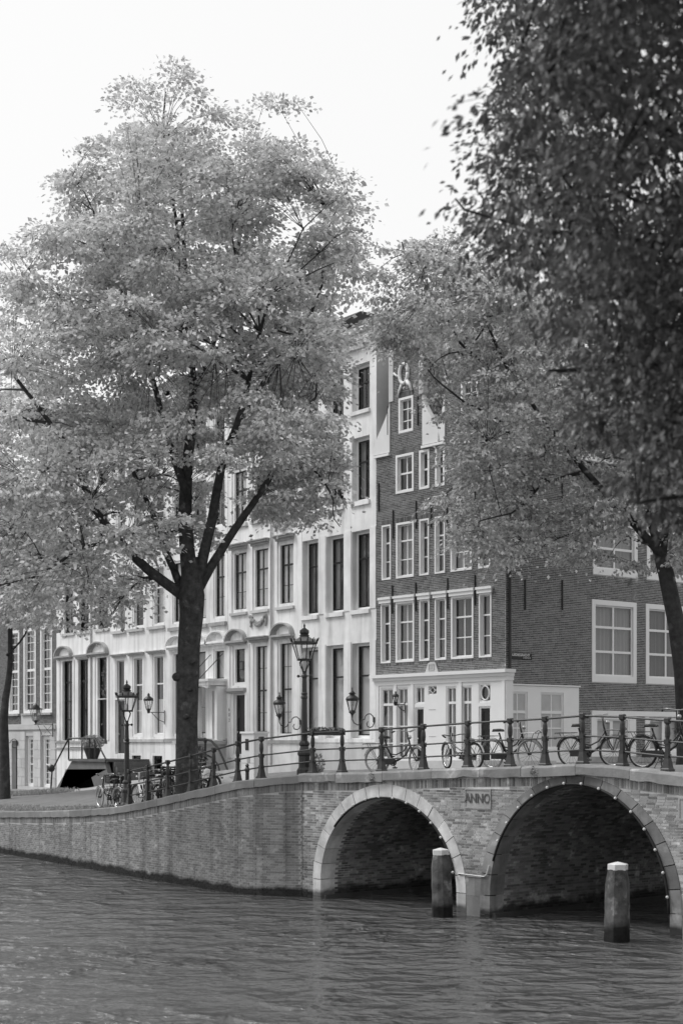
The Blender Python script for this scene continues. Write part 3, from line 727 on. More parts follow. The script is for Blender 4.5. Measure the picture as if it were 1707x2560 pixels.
def garland(parent, x0, x1, z0, z1):
    m_ = MB(); rr = random.Random(11)
    for i in range(46):
        f = i / 45; x = x0 + (x1 - x0) * f; z = z1 - (z1 - z0) * .75 * math.sin(math.pi * f) + rr.uniform(-.07, .07)
        m_.ball((x, -0.05 - rr.uniform(0, .06), z), rr.uniform(.045, .09), 6, 4)
    for x in (x0, x1):
        for i in range(8): m_.ball((x + rr.uniform(-.04, .04), -.05, z1 - (z1 - z0) * i / 8), .055, 6, 4)
    return m_.build('garland', 'stone_trim', parent)
def shell(parent, x0, x1, z0, z1, depth=11, side='party_wall', roofm='roof_dark', roof=1.8):
    m_ = MB().add([(x0, 0, z0), (x0, depth, z0), (x0, depth, z1), (x0, 0, z1), (x1, 0, z0), (x1, depth, z0), (x1, depth, z1), (x1, 0, z1)], [(0, 3, 2, 1), (4, 5, 6, 7), (1, 2, 6, 5)])
    m_.build('side_wall', side, parent)
    rf = MB().add([(x0, .35, z1), (x1, .35, z1), (x1, 3, z1 + roof), (x0, 3, z1 + roof), (x1, depth, z1 + roof), (x0, depth, z1 + roof), (x0, depth, z1), (x1, depth, z1), (x0, .0, z1), (x1, 0, z1)],
                  [(0, 1, 2, 3), (3, 2, 4, 5), (5, 4, 7, 6), (8, 9, 1, 0), (0, 3, 5, 6), (1, 7, 4, 2)])
    rf.build('roof', roofm, parent)
    MB().add([(x0 + .02, 1.6, z0), (x1 - .02, 1.6, z0), (x1 - .02, 1.6, z1), (x0 + .02, 1.6, z1)], [(0, 1, 2, 3)]).build('dark_backing', 'unlit_room', parent)  # dark backing sheet standing in for the dim rooms behind the windows
def cornice(parent, x0, x1, z, h=0.7, out=0.45, material='paint_offwhite'):
    m_ = MB().box(x0, x1, -out * .3, 0, z - h, z - h * .55).box(x0, x1, -out * .62, 0, z - h * .55, z - h * .25).box(x0, x1, -out, 0.3, z - h * .25, z)
    x = x0 + .25
    while x < x1 - .2: m_.box(x, x + .12, -out * .85, -out * .62, z - h * .5, z - h * .26); x += .62
    return m_.build('cornice', material, parent)
def house(label, x0, x1, zg, zt, ops, material, rd=0.2, name='canal_house', **k):
    xm = (x0 + x1) / 2
    t_ = thing(name, label, 'house', row_w(xm, 0, zg), 0, 'tall houses along the canal street', origin=(xm, 0, zg))
    wall_open(MB(), x0, x1, zg - .5, zt, ops, rd).build('facade', material, t_); shell(t_, x0, x1, zg - .5, zt, **k)
    return t_

# --- house beside the brick corner house: plain stucco, black sashes deep in the wall
b6 = ((-5.28, -4.09), (-3.49, -2.25), (-1.66, -0.44))
ops = [(a, b, z0, z1) for a, b in b6 for z0, z1 in ((4.15, 7.93), (9.25, 12.39), (13.56, 16.10), (17.15, 19.0))] + [(-4.81, -4.2, 2.55, 3.02), (-3.64, -2.39, 2.55, 3.02), (-1.7, -.5, 2.6, 3.05)]
h = house('plain pale stucco house with deep black sash windows, next to the brick corner house', -5.31, 0.02, 2.8, 20.3, ops, 'stucco_plain', rd=0.24)
for i, (a, b) in enumerate(b6):
    window(h, a, b, 4.15, 7.93, .24, .11, .08, .02, sm='paint_black', cols=1, trans=(6.64,), drape='blind', sw=.055)
    window(h, a, b, 9.25, 12.39, .24, .11, .08, .02, sm='paint_black', cols=2, trans=(11.3,), drape=('dark', 'pair', 'dark')[i], sw=.055, bwid=.04)
    window(h, a, b, 13.56, 16.10, .24, .11, .08, .02, sm='paint_black', cols=2, trans=(15.15,), drape=('dark', None, 'pair')[i], sw=.055, bwid=.04)
    window(h, a, b, 17.15, 19.0, .24, .11, .08, .02, sm='paint_black', cols=2, trans=(18.3,), drape=None, sw=.055, bwid=.04)
    sill(h, a - .06, b + .03, 9.08, 9.25, .09, 'stucco_plain'); sill(h, a - .06, b + .03, 13.38, 13.56, .09, 'stucco_plain'); sill(h, a - .06, b + .03, 17.0, 17.15, .09, 'stucco_plain')
    MB().box(a + .02, b - .02, -.035, .0, 8.05, 8.95).build('spandrel_panel', 'stucco_grey', h) if False else None
for a, b in ((-4.81, -4.2), (-3.64, -2.39), (-1.7, -.5)): MB().box(a, b, .2, .24, 2.5, 3.05).build('basement_hatch', 'paint_black', h)
MB().box(-5.31, 0.02, -.05, 0.0, 3.98, 4.12).build('sill_band', 'stucco_plain', h)
MB().box(-5.31, 0.02, -.035, 0.0, 2.3, 3.90).build('plinth', 'stucco_grey', h)
for a, b in ((-5.31, -5.285), (-4.05, -3.53), (-2.21, -1.70), (-0.40, 0.0)):
    if b - a > .1: MB().box(a, b, -.030, 0.0, 4.13, 8.0).build('pilaster', 'stucco_plain', h); MB().box(a, b, -.030, 0.0, 9.25, 12.45).build('pilaster', 'stucco_plain', h)
cornice(h, -5.31, .02, 20.3)
ch = MB().box(-.9, .2, 4.0, 4.9, 20, 23.2).build('chimney', 'brick_far', h); MB().box(-.98, .28, 3.92, 4.98, 23.2, 23.35).build('chimney_cap', 'stone_pale', ch)
for i in range(3): MB().lathe([(.11, 23.35), (.09, 23.8)], 8, (-.6 + i * .3, 4.45)).build('chimney_pot', 'roof_dark', ch)

# --- house 602: cream stucco, round pediments, garlands, pale curtains
w5 = ((-11.11, -9.77), (-9.32, -7.94), (-7.28, -5.94))
ops = [(a, b, z0, z1) for a, b in w5 for z0, z1 in ((9.76, 12.56), (13.7, 16.2), (17.2, 19.0))] + [(-11.02, -9.88, 6.5, 8.3), (-10.95, -9.88, 3.44, 6.16), (-9.26, -8.05, 4.3, 8.32), (-7.27, -6.06, 4.22, 8.34), (-8.72, -8.12, 2.5, 3.38), (-7.42, -6.14, 2.3, 3.38)]
h = house('cream stucco house with round pediments, carved garland and pale curtains, numbered 602', -11.42, -5.33, 2.45, 20.7, ops, 'stucco_white', rd=0.16)
for i, (a, b) in enumerate(w5):
    window(h, a, b, 9.76, 12.56, .06, .15, .18, .10, fm='stucco_white', sm='paint_black', cols=2, trans=(11.55,), bars=(10.68,), drape='palegap', sw=.04)
    window(h, a, b, 13.7, 16.2, .06, .15, .18, .10, fm='stucco_white', sm='paint_black', cols=2, trans=(15.2,), drape=('palegap', 'pair', None)[i], sw=.04)
    window(h, a, b, 17.2, 19.0, .06, .15, .18, .10, fm='stucco_white', sm='paint_black', cols=2, trans=(18.3,), drape=None, sw=.04)
    hood(h, a - .06, b + .06, 12.58, 12.82, .20); sill(h, a - .05, b + .05, 9.64, 9.76, .10); sill(h, a - .05, b + .05, 13.55, 13.7, .10)
window(h, -11.02, -9.88, 6.5, 8.3, .05, .16, .16, .09, fm='paint_white', sm='paint_black', cols=1, drape='dark', name='fanlight')
fl = MB()
for q in (7.1, 7.75): fl.torus((-10.45, .19, q), .24, .018, 20, 5)
fl.lathe([(.10, 7.2), (.14, 7.25), (.13, 7.55), (.16, 7.6)], 8, (-10.45, .19)); fl.build('fanlight_tracery', 'bike_grey', h)
door(h, -10.95, -9.88, 3.44, 6.16, .10, 'paint_black', 3)
MB().box(-11.4, -9.86, -.10, .0, 6.18, 6.26).box(-11.42, -9.84, -.16, 0, 6.26, 6.40).build('door_lintel', 'stone_trim', h)
for x in (-11.38, -9.86): MB().box(x, x + .24 if x < -11 else x + .2, -.06, 0.0, 3.3, 6.18).build('door_pilaster', 'stucco_white', h)
window(h, -9.26, -8.05, 4.3, 8.32, .06, .14, .18, .10, fm='stucco_white', sm='paint_black', cols=2, trans=(6.25,), bars=(7.22, 5.28), drape='palegap', sw=.04)
window(h, -7.27, -6.06, 4.22, 8.34, .06, .14, .18, .10, fm='stucco_white', sm='paint_black', cols=2, trans=(6.25,), bars=(7.22, 5.28), drape='pale', sw=.04)
pediment(h, -11.45, -9.75, 8.52, .52); pediment(h, -7.58, -5.9, 8.58, .50); hood(h, -9.5, -7.95, 8.36, 8.60, .22)
garland(h, -9.35, -8.1, 9.02, 9.5); garland(h, -7.3, -6.2, 13.0, 13.45)
MB().box(-9.75, -5.33, -.09, 0.0, 3.93, 4.08).build('plinth_band', 'stone_trim', h); MB().box(-9.75, -5.33, -.04, 0.0, 1.9, 3.93).build('plinth', 'stucco_plain', h)
window(h, -7.42, -6.14, 2.3, 3.38, .0, .14, .14, .09, fm='paint_white', sm='paint_black', cols=1, drape=None, name='basement_door', sw=.1)
MB().box(-7.28, -6.28, .12, .16, 2.3, 3.24).build('basement_leaf', 'paint_dark', h)
window(h, -8.72, -8.12, 2.5, 3.38, .0, .1, .14, .09, fm='paint_white', sm='paint_black', drape=None)
MB().tube([(-7.66, -.07, 2.2), (-7.66, -.07, 20.0)], .045, 8).build('drainpipe', 'stucco_grey', h)
for x in (-11.4, -9.72, -7.9, -5.6): MB().box(x, x + .18, -.035, 0.0, 4.09, 8.35).build('pilaster', 'stucco_white', h)
cornice(h, -11.42, -5.33, 20.7, .8)
for i, d_ in enumerate('602'): text('house_number', d_, .22, 'letter_dark', h, (-11.2, -.068, 5.45 - .24 * i), (math.pi / 2, 0, 0), .003)

# --- white house behind the big tree: pale arches, canopy over the door
w4 = ((-16.66, -15.3), (-14.65, -13.4), (-12.75, -11.7))
ops = [(a, b, z0, z1) for a, b in w4 for z0, z1 in ((9.62, 12.6), (13.8, 16.2), (17.2, 19.0))] + [(-16.62, -15.35, 4.3, 8.28), (-14.6, -13.45, 4.3, 8.28), (-12.74, -11.76, 6.78, 8.24), (-12.85, -11.72, 4.08, 6.34)]
h = house('white house behind the big tree with pale round arches and a canopy over its door', -17.4, -11.44, 2.2, 20.4, ops, 'stucco_white', rd=0.16)
for i, (a, b) in enumerate(w4):
    window(h, a, b, 9.62, 12.6, .05, .10, .16, .09, fm='paint_white', sm='paint_black', cols=2, trans=(11.5,), bars=(10.6,), drape='palegap', sw=.05)
    window(h, a, b, 13.8, 16.2, .05, .10, .16, .09, fm='paint_white', sm='paint_black', cols=2, trans=(15.2,), drape='pair', sw=.05)
    window(h, a, b, 17.2, 19.0, .05, .10, .16, .09, fm='paint_white', sm='paint_black', cols=2, trans=(18.3,), sw=.05)
    sill(h, a - .25, b + .2, 9.28, 9.44, .14, 'stone_trim'); pediment(h, a - .42, b + .30, 8.58, .48, 'stucco_white')
for a, b in ((-16.62, -15.35), (-14.6, -13.45)): window(h, a, b, 4.3, 8.28, .05, .10, .16, .09, sm='paint_black', cols=1, trans=(6.88,), bars=(5.6,), drape='mid', sw=.06)
window(h, -12.74, -11.76, 6.78, 8.24, .05, .10, .16, .09, sm='paint_black', drape='blind', name='fanlight')
door(h, -12.85, -11.72, 4.08, 6.34, .12, 'paint_black', 2)
cn = MB().box(-14.1, -11.5, -1.0, 0, 6.72, 6.84).box(-14.05, -11.55, -.94, 0, 6.56, 6.72)
n = 12; arc = [(-13.95 + 2.3 * i / n, 6.56 - .16 * (1 - math.sin(math.pi * i / n))) for i in range(n + 1)]
cn.prism([(-14.0, 6.56)] + arc + [(-11.6, 6.56)], -.92, -.80); cn.build('door_canopy', 'stucco_white', h)
for x in (-13.5, -12.4): MB().tube([(x, -.92, 6.86), (x + .55, -.02, 8.0)], .022, 6).build('canopy_stay', 'iron', h)
for x in (-14.0, -11.75): MB().box(x, x + .2, -.5, 0, 4.1, 6.5).build('door_pillar', 'stucco_white', h)
MB().box(-17.4, -11.44, -.07, 0, 4.0, 4.16).build('plinth_band', 'stone_trim', h)
MB().box(-13.9, -11.5, -1.5, 0, 3.9, 4.06).box(-13.8, -11.6, -1.4, 0, 2.0, 3.9).build('door_step', 'stucco_grey', h)
cornice(h, -17.4, -11.44, 20.4)

# --- white house with white frames
w3 = ((-22.62, -21.56), (-20.82, -19.58), (-18.66, -17.44))
ops = [(a, b, z0, z1) for a, b in w3 for z0, z1 in ((9.62, 12.6), (13.8, 16.2), (17.2, 19.0))] + [(-22.75, -21.66, 6.2, 8.24), (-22.75, -21.66, 3.4, 6.14), (-20.82, -19.7, 4.26, 8.28), (-18.66, -17.5, 4.26, 8.28), (-21.0, -19.78, 2.3, 3.46), (-18.8, -17.56, 2.3, 3.46)]
h = house('white stucco house with white framed windows between big tree and double stoop', -23.42, -17.42, 1.9, 20.9, ops, 'stucco_white', rd=0.16)
for i, (a, b) in enumerate(w3):
    window(h, a, b, 9.62, 12.6, .03, .12, .18, .11, cols=1, trans=(11.5,), drape=('mid', None, 'blind')[i])
    window(h, a, b, 13.8, 16.2, .03, .12, .18, .11, cols=1, trans=(15.2,), drape=('mid', 'pale', None)[i]); window(h, a, b, 17.2, 19.0, .03, .12, .18, .11, cols=1, trans=(18.3,))
    sill(h, a - .42, b + .04, 9.48, 9.62, .12); hood(h, a - .4, b + .04, 8.28, 8.44, .18, 'stucco_grey')
window(h, -22.75, -21.66, 6.2, 8.24, .03, .12, .18, .11, drape=None, name='fanlight'); door(h, -22.75, -21.66, 3.4, 6.14, .12, 'paint_dark', 4)
for i, (a, b) in enumerate(((-20.82, -19.7), (-18.66, -17.5))):
    window(h, a, b, 4.26, 8.28, .03, .13, .18, .11, cols=1, trans=(6.83,), bars=(5.55,) if i == 0 else (), drape='half')
for a, b in ((-21.0, -19.78), (-18.8, -17.56)): window(h, a, b, 2.3, 3.46, .0, .13, .16, .1, sm='paint_dark', cols=1, bars=(2.9,))
MB().box(-21.6, -17.42, -.08, 0, 4.0, 4.14).build('plinth_band', 'stucco_grey', h); MB().box(-21.6, -17.42, -.03, 0, 1.6, 4.0).build('plinth', 'stucco_plain', h) if False else None
cornice(h, -23.42, -17.42, 20.9, .9)

# --- white house with the dark tall windows and pediments (double stoop)
w2 = ((-28.85, -27.72), (-26.98, -25.80), (-24.75, -23.55))
ops = [(a, b, z0, z1) for a, b in w2 for z0, z1 in ((9.84, 12.7), (13.9, 16.3), (17.3, 19.0))] + [(-29.1, -27.85, 4.08, 8.36), (-27.1, -25.9, 4.08, 8.36), (-24.78, -23.64, 6.24, 8.36), (-24.78, -23.64, 3.9, 6.2)]
h = house('white house with tall dark windows and two arched pediments, above the double stoop', -29.85, -23.42, 1.3, 19.8, ops, 'stucco_white', rd=0.2)
for i, (a, b) in enumerate(w2):
    window(h, a, b, 9.84, 12.7, .10, .05, .12, .05, fm='paint_black', sm='paint_black', cols=2, trans=(11.6,), bwid=.05, drape=('pair', None, None)[i])
    window(h, a, b, 13.9, 16.3, .10, .05, .12, .05, fm='paint_black', sm='paint_black', cols=2, trans=(15.3,), bwid=.05); window(h, a, b, 17.3, 19.0, .10, .05, .12, .05, fm='paint_black', sm='paint_black', cols=2, trans=(18.3,), bwid=.05)
    sill(h, a - .3, b + .2, 9.70, 9.84, .08)
for i, (a, b) in enumerate(((-29.1, -27.85), (-27.1, -25.9))):
    window(h, a, b, 4.08, 8.36, .14, .05, .12, .04, fm='paint_black', sm='paint_black', cols=2, trans=(7.22,), bars=(5.2, 6.2), bwid=.05, tw=.1, drape='pair' if i == 0 else None)
window(h, -24.78, -23.64, 6.24, 8.36, .14, .05, .12, .04, fm='paint_black', sm='paint_black', name='fanlight')
tr = MB(); rr = random.Random(4)
for i in range(26): tr.torus((-24.2 + rr.uniform(-.38, .38), .15, 6.4 + rr.uniform(0, 1.8)), rr.uniform(.06, .15), .013, 12, 4)
tr.build('fanlight_ironwork', 'bike_grey', h)
door(h, -24.78, -23.64, 3.9, 6.2, .14, 'paint_black', 2, fm='paint_black')
pediment(h, -29.82, -27.75, 8.64, .54); pediment(h, -25.7, -23.46, 8.64, .56); hood(h, -27.35, -25.75, 8.40, 8.62, .18, 'stucco_grey')
for x in (-29.55, -27.75, -25.75, -25.2, -23.6): MB().box(x, x + .2, -.05, 0, 4.1, 8.4).build('pilaster', 'stucco_white', h)
MB().box(-29.85, -25.2, -.10, 0, 3.96, 4.06).box(-29.85, -25.2, -.06, 0, 3.6, 3.7).build('plinth_band', 'stone_trim', h)
MB().tube([(-25.45, -.06, 1.3), (-25.45, -.06, 19.4)], .05, 8).build('drainpipe', 'stucco_grey', h)
cornice(h, -29.85, -23.42, 19.8)

# --- far left house: stone ground floor, brick above, white windows of many panes
ops = [(-35.9, -35.1, 1.2, 4.3), (-34.05, -32.85, 1.45, 4.35), (-31.9, -30.6, 1.45, 4.35)] + [(a, b, z0, z1) for a, b in ((-36.45, -34.9), (-34.3, -32.6), (-31.98, -30.42)) for z0, z1 in ((5.62, 10.4), (11.6, 14.6))]
h = house('brick house at the left edge with a pale stone ground floor and many-paned white windows', -38.2, -29.87, 1.2, 17.5, ops, 'mortar_house', rd=0.25)
def sp1(z):
    sp = [(-38.2, -29.89)]
    for a, b, c, d in ops:
        if c - .03 < z < d + .03: sp = spans_minus(sp, (a, b))
    return sp
pieces('brick', [((x, 0, z), (1, 0), (0, 1), w, hh) for x, z, w, hh in brick_rows(5.02, 17.2, sp1, .21, .055, .011)], 'brick_far', h, limit=0, mesh_y=(-.008, .02))
pieces('stone_block', [((x, 0, z), (1, 0), (0, 1), w, hh) for x, z, w, hh in brick_rows(1.0, 4.66, sp1, 1.15, .50, .014)], 'stone_pale', h, limit=300, mesh_y=(-.05, .02))
MB().box(-38.2, -29.9, -.10, 0, 4.70, 4.96).build('stone_band', 'stone_pale', h)
door(h, -35.9, -35.1, 1.2, 4.3, .14, 'paint_dark', 6, fm='stone_pale')
for a, b in ((-34.05, -32.85), (-31.9, -30.6)):
    window(h, a, b, 1.45, 4.35, .14, .18, .14, .06, cols=2, trans=(2.75,), bars=(3.2, 3.6, 3.95, 2.3, 1.95), drape='pale', bwid=.03)
for i, (a, b) in enumerate(((-36.45, -34.9), (-34.3, -32.6), (-31.98, -30.42))):
    window(h, a, b, 5.62, 10.4, -.02, .16, .22, .14, cols=3, trans=(8.05,), bars=(6.2, 6.7, 7.2, 7.6, 8.6, 9.1, 9.6, 10.0), tw=.14, bwid=.035, drape='dark')
    window(h, a, b, 11.6, 14.6, -.02, .16, .22, .14, cols=3, trans=(13.1,), bars=(12.1, 12.6, 13.6, 14.0), tw=.1, bwid=.035, drape=None)
    sill(h, a - .1, b + .08, 5.50, 5.62, .14, 'stone_trim')
MB().box(-34.55, -32.55, -.05, 0, 4.97, 5.48).build('apron_panel', 'stone_pale', h); cornice(h, -38.2, -29.89, 17.5)

# --- one more house so that the street does not end at the edge of the picture
ops = [(a, a + 1.1, z0, z1) for a in (-45.6, -43.3, -41.0) for z0, z1 in ((2.2, 4.6), (5.8, 8.2), (9.4, 11.8), (13, 15))]
h = house('plain grey stucco house beyond the far left brick house', -46.6, -38.24, 1.2, 17, ops, 'stucco_grey', rd=.2)
for a, b, c, d in ops: window(h, a, b, c, d, .1, .08, .12, .05, cols=2, trans=((c + d) / 2,), drape='mid')
cornice(h, -46.6, -38.24, 17)

# ------------------------------------------------------------------ brick corner house with twin neck gables
c7 = thing('corner_house', 'dark brick corner house with white framed windows, white shopfront and neck gables', 'house', c7_w(0, 0, 3.2), A7, 'tall houses along the canal street', origin=(0, 0, 3.2))
XF2 = lambda x, y, z: (-y, x, z)                     # the canal-side flank: its own x runs back from the corner
lo = ((-6.86, -6.28), (-5.97, -4.90), (-4.60, -4.03), (-3.73, -3.10), (-2.84, -1.64), (-1.35, -0.70)); zlo = (7.06, 9.38)
up = ((-6.81, -6.26), (-5.95, -4.92), (-4.60, -4.06), (-3.74, -3.17), (-2.86, -1.72), (-1.38, -0.76)); zup = (10.29, 12.42)
at = ((-5.97, -4.93), (-4.61, -4.04), (-3.71, -3.19), (-2.4, -1.3)); zat = (13.55, 15.03)
op1 = [(a, b) + zlo for a, b in lo] + [(a, b) + zup for a, b in up] + [(a, b) + zat for a, b in at] + [(-5.80, -4.96, 15.85, 17.20), (-2.3, -1.4, 15.9, 17.2)]
GC = ((-5.36, 0.95, 20.2), (-1.80, 1.36, 20.4)); ZS = 15.16
def sp7(z):
    sp = [(-7.17, 0.0)] if z < ZS else [(c - hw, c + hw) for c, hw, zt in GC if z < zt]
    for a, b, c, d in op1:
        if c - .025 < z < d + .025: sp = spans_minus(sp, (a - .004, b + .004))
    return sp
m_ = wall_open(MB(), -7.17, 0, 2.7, ZS, [o for o in op1 if o[3] < ZS], .2)
for (c, hw, zt), o in zip(GC, op1[-2:]): wall_open(m_, c - hw, c + hw, ZS, zt, [o], .2)
m_.build('front_wall', 'mortar_house', c7)
f2w = [(4.48, 6.98), (7.52, 10.02), (10.6, 13.1)]
op2 = [(a, b, 6.25, 9.34) for a, b in f2w] + [(a + .06, b + .06, 10.28, 13.2) for a, b in f2w] + [(4.70, 6.55, 3.62, 4.92), (7.70, 9.55, 3.62, 4.92), (10.7, 12.5, 3.62, 4.92)]
wall_open(MB(XF2), 0, 14.5, 2.7, 14.6, op2, .2).build('flank_wall', 'mortar_house', c7)
SHOP = (-.4, 3.72, 2.5, 6.02); BASE = [(4.44, 6.94, 2.5, 5.18), (7.47, 9.97, 2.5, 5.18), (10.4, 12.8, 2.5, 5.18)]
def sp72(z):
    sp = [(0, 14.5)]
    for a, b, c, d in op2 + [SHOP] + BASE + [(4.44, 14.5, 4.98, 5.18)]:
        if c - .025 < z < d + .025: sp = spans_minus(sp, (a - .004, b + .004))
    return sp
it = [((x, 0, z), (1, 0), (0, 1), w, hh) for x, z, w, hh in brick_rows(6.60, 20.4, sp7, .205, .046, .019, .1)] + \
     [((0, x, z), (0, 1), (-1, 0), w, hh) for x, z, w, hh in brick_rows(3.3, 14.55, sp72, .205, .046, .019, .1)]
for a, b, c, d in op1:                                 # flat brick arches over, and upright bricks under, each opening are laid as soldiers
    x = a + .03
    while x < b: it.append(((x, -.004, d + .10) if d > 9.5 else (x, -.004, c - .06), (1, 0), (0, 1), .05, .18 if d > 9.5 else .11)); x += .062
pieces('brick', it, 'brick_house', c7, mesh_y=(-.009, .02))
MB(XF2).add([(0, 0, 2.7), (14.5, 0, 2.7)], []) if False else None
bk = MB().add([(-7.17, 0, 2.7), (-7.17, 14.5, 2.7), (-7.17, 14.5, 15), (-7.17, 0, ZS), (0, 14.5, 2.7), (0, 14.5, 14.6)], [(0, 3, 2, 1), (1, 2, 5, 4)]); bk.build('rear_wall', 'party_wall', c7)
MB().add([(-7.1, 1.5, 2.8), (-1.5, 1.5, 2.8), (-1.5, 1.5, 15), (-7.1, 1.5, 15), (-1.5, 14, 2.8), (-1.5, 14, 14.5)], [(0, 1, 2, 3), (1, 4, 5, 2)]).build('dark_backing', 'unlit_room', c7)  # dark backing sheets in place of the dim rooms
for i, (a, b) in enumerate(lo):
    wide = b - a > .9
    window(c7, a, b, *zlo, -.03, .06 if not wide else .08, .22, .14, cols=2 if wide else 1, trans=(8.60,), bars=(7.85,), sw=.045, bwid=.04, drape='mid' if i % 2 else 'dark', tw=.06)
    MB().box(a - .06, b + .06, -.09, 0, 9.385, 9.52).box(a - .09, b + .09, -.13, 0, 9.52, 9.61).build('window_lintel', 'paint_white', c7)
for i, (a, b) in enumerate(up):
    wide = b - a > .9
    window(c7, a, b, *zup, -.03, .06 if not wide else .08, .22, .14, cols=2 if wide else 1, trans=(11.72,), bars=(11.0,), sw=.045, bwid=.04, drape='mid', tw=.06)
for a, b in at: window(c7, a, b, *zat, -.03, .09, .22, .13, cols=2 if b - a > .9 else 1, trans=(14.3,), sw=.05, bwid=.05, drape=None)
for a, b, c, d in op1[-2:]: window(c7, a, b, c, d, -.03, .09, .2, .1, cols=2, bars=(c + (d - c) / 3, c + (d - c) * 2 / 3), sw=.04, bwid=.035, drape=None)
for i, (a, b) in enumerate(f2w):
    window(c7, a, b, 6.25, 9.34, -.03, .19, .14, .07, cols=2, trans=(8.32,), bars=(7.40,), sw=.06, bwid=.09, tw=.09, drape='dark' if i else 'mid', xf=XF2, fb=.24)
    window(c7, a + .06, b + .06, 10.28, 13.2, -.03, .19, .14, .07, cols=2, trans=(12.2,), bars=(11.3,), sw=.06, bwid=.09, tw=.09, drape='mid', xf=XF2, fb=.24)
for (a, b, c, d), (e0, e1, e2, e3) in zip(op2[-3:], BASE):
    window(c7, a, b, c, d, -.02, .07, .14, .06, cols=2, sw=.05, bwid=.16, drape='blind', xf=XF2, name='basement_window')
    MB(XF2).box(e0, a, -.04, .05, 3.45, 4.975).box(b, e1, -.04, .05, 3.45, 4.975).box(a, b, -.04, .05, 3.45, 3.62).build('window_surround', 'paint_white', c7)
MB(XF2).box(4.44, 14.5, -.07, .05, 4.985, 5.175).build('basement_band', 'paint_white', c7)
MB(XF2).box(3.75, 14.5, -.05, .05, 2.6, 3.44).build('plinth', 'stone_trim', c7)
# shopfront: front bay
DX = 0.42; YS = -0.34
sops = [(-6.90 + DX, -6.16 + DX, 3.35, 6.08), (-5.94 + DX, -5.31 + DX, 3.35, 6.08), (-4.91 + DX, -4.40 + DX, 3.12, 5.30), (-4.91 + DX, -4.36 + DX, 5.42, 6.10), (-3.19 + DX, -2.62 + DX, 3.35, 6.05), (-2.37 + DX, -1.80 + DX, 3.35, 6.05), (-1.45 + DX, -.84 + DX, 3.12, 5.28), (-1.45 + DX, -.82 + DX, 5.42, 6.10), (-4.16 + DX, -3.70 + DX, 5.76, 6.09)]
wall_open(MB(), -6.78, 0.38, 2.8, 6.2, sops, .14, YS).add([(-6.78, YS, 2.8), (-6.78, 0, 2.8), (-6.78, 0, 6.2), (-6.78, YS, 6.2), (.38, YS, 2.8), (.38, 0, 2.8), (.38, 0, 6.2), (.38, YS, 6.2)], [(0, 1, 2, 3), (4, 7, 6, 5)]).build('shopfront', 'paint_white', c7)
XS1 = lambda x, y, z: (x, y + YS, z)
for i in (0, 1, 4, 5):
    a, b, c, d = sops[i]; window(c7, a, b, c, d, .02, .05, .10, .04, cols=2, trans=(5.44,), bars=(4.6, 3.95), sw=.04, bwid=.04, drape='mid', xf=XS1, tw=.09)
window(c7, *sops[3], .02, .05, .10, .04, cols=2, sw=.03, bwid=.04, drape='mid', xf=XS1, name='fanlight')
ov = window(c7, *sops[7], .02, .05, .10, .04, cols=1, sw=.03, drape='dark', xf=XS1, name='fanlight')
a, b, c, d = sops[7]; mm = MB(XS1); n = 24
mm.tube([((a + b) / 2 + .20 * math.cos(2 * math.pi * i / n), .03, (c + d) / 2 + .25 * math.sin(2 * math.pi * i / n)) for i in range(n + 1)], .028, 6); mm.build('oval_tracery', 'paint_white', ov)
dm = window(c7, *sops[8], .02, .02, .08, .03, cols=1, sw=.02, drape='dark', xf=XS1, name='diamond_light')
a, b, c, d = sops[8]; xm, zm = (a + b) / 2, (c + d) / 2
MB(XS1).tube([(xm - .13, .02, zm), (xm, .02, zm + .13), (xm + .13, .02, zm), (xm, .02, zm - .13), (xm - .13, .02, zm)], .018, 4).tube([(a, .02, zm), (xm - .13, .02, zm)], .016, 4).tube([(xm + .13, .02, zm), (b, .02, zm)], .016, 4).tube([(xm, .02, zm + .13), (xm, .02, d)], .016, 4).tube([(xm, .02, c), (xm, .02, zm - .13)], .016, 4).build('diamond_tracery', 'paint_white', dm)
for i in (2, 6): door(c7, *sops[i], .04, 'paint_black', 3, xf=XS1)
for z in (5.2, 4.2): MB(XS1).box(-4.12 + DX, -3.75 + DX, -.012, .0, z, z + .012).build('panel_seam', 'stone_trim', c7)
for x in (-6.74, -5.68, -5.12 + DX, -2.05, .18): MB(XS1).box(x, x + .15, -.035, 0, 2.9, 6.18).build('shop_pilaster', 'paint_white', c7)
MB().box(-6.85, .42, YS - .04, 0.0, 6.18, 6.34).box(-6.88, .45, YS - .10, 0.0, 6.34, 6.46).box(-6.95, .52, YS - .20, 0.0, 6.46, 6.585).build('shop_cornice', 'paint_white', c7)
dsn = MB().prism([(-4.24, 6.60), (-3.50, 6.60), (-3.66, 6.95), (-3.78, 7.0), (-3.96, 7.0), (-4.08, 6.95)], -.06, 0).build('date_stone', 'stone_pale', c7)
MB().box(-4.03, -3.71, -.075, -.06, 6.67, 6.70).box(-4.03, -3.71, -.075, -.06, 6.89, 6.92).box(-4.03, -4.0, -.075, -.06, 6.7, 6.89).box(-3.74, -3.71, -.075, -.06, 6.7, 6.89).box(-3.95, -3.90, -.07, -.06, 6.73, 6.86).box(-3.85, -3.80, -.07, -.06, 6.73, 6.86).build('carved_relief', 'stone_trim', dsn)
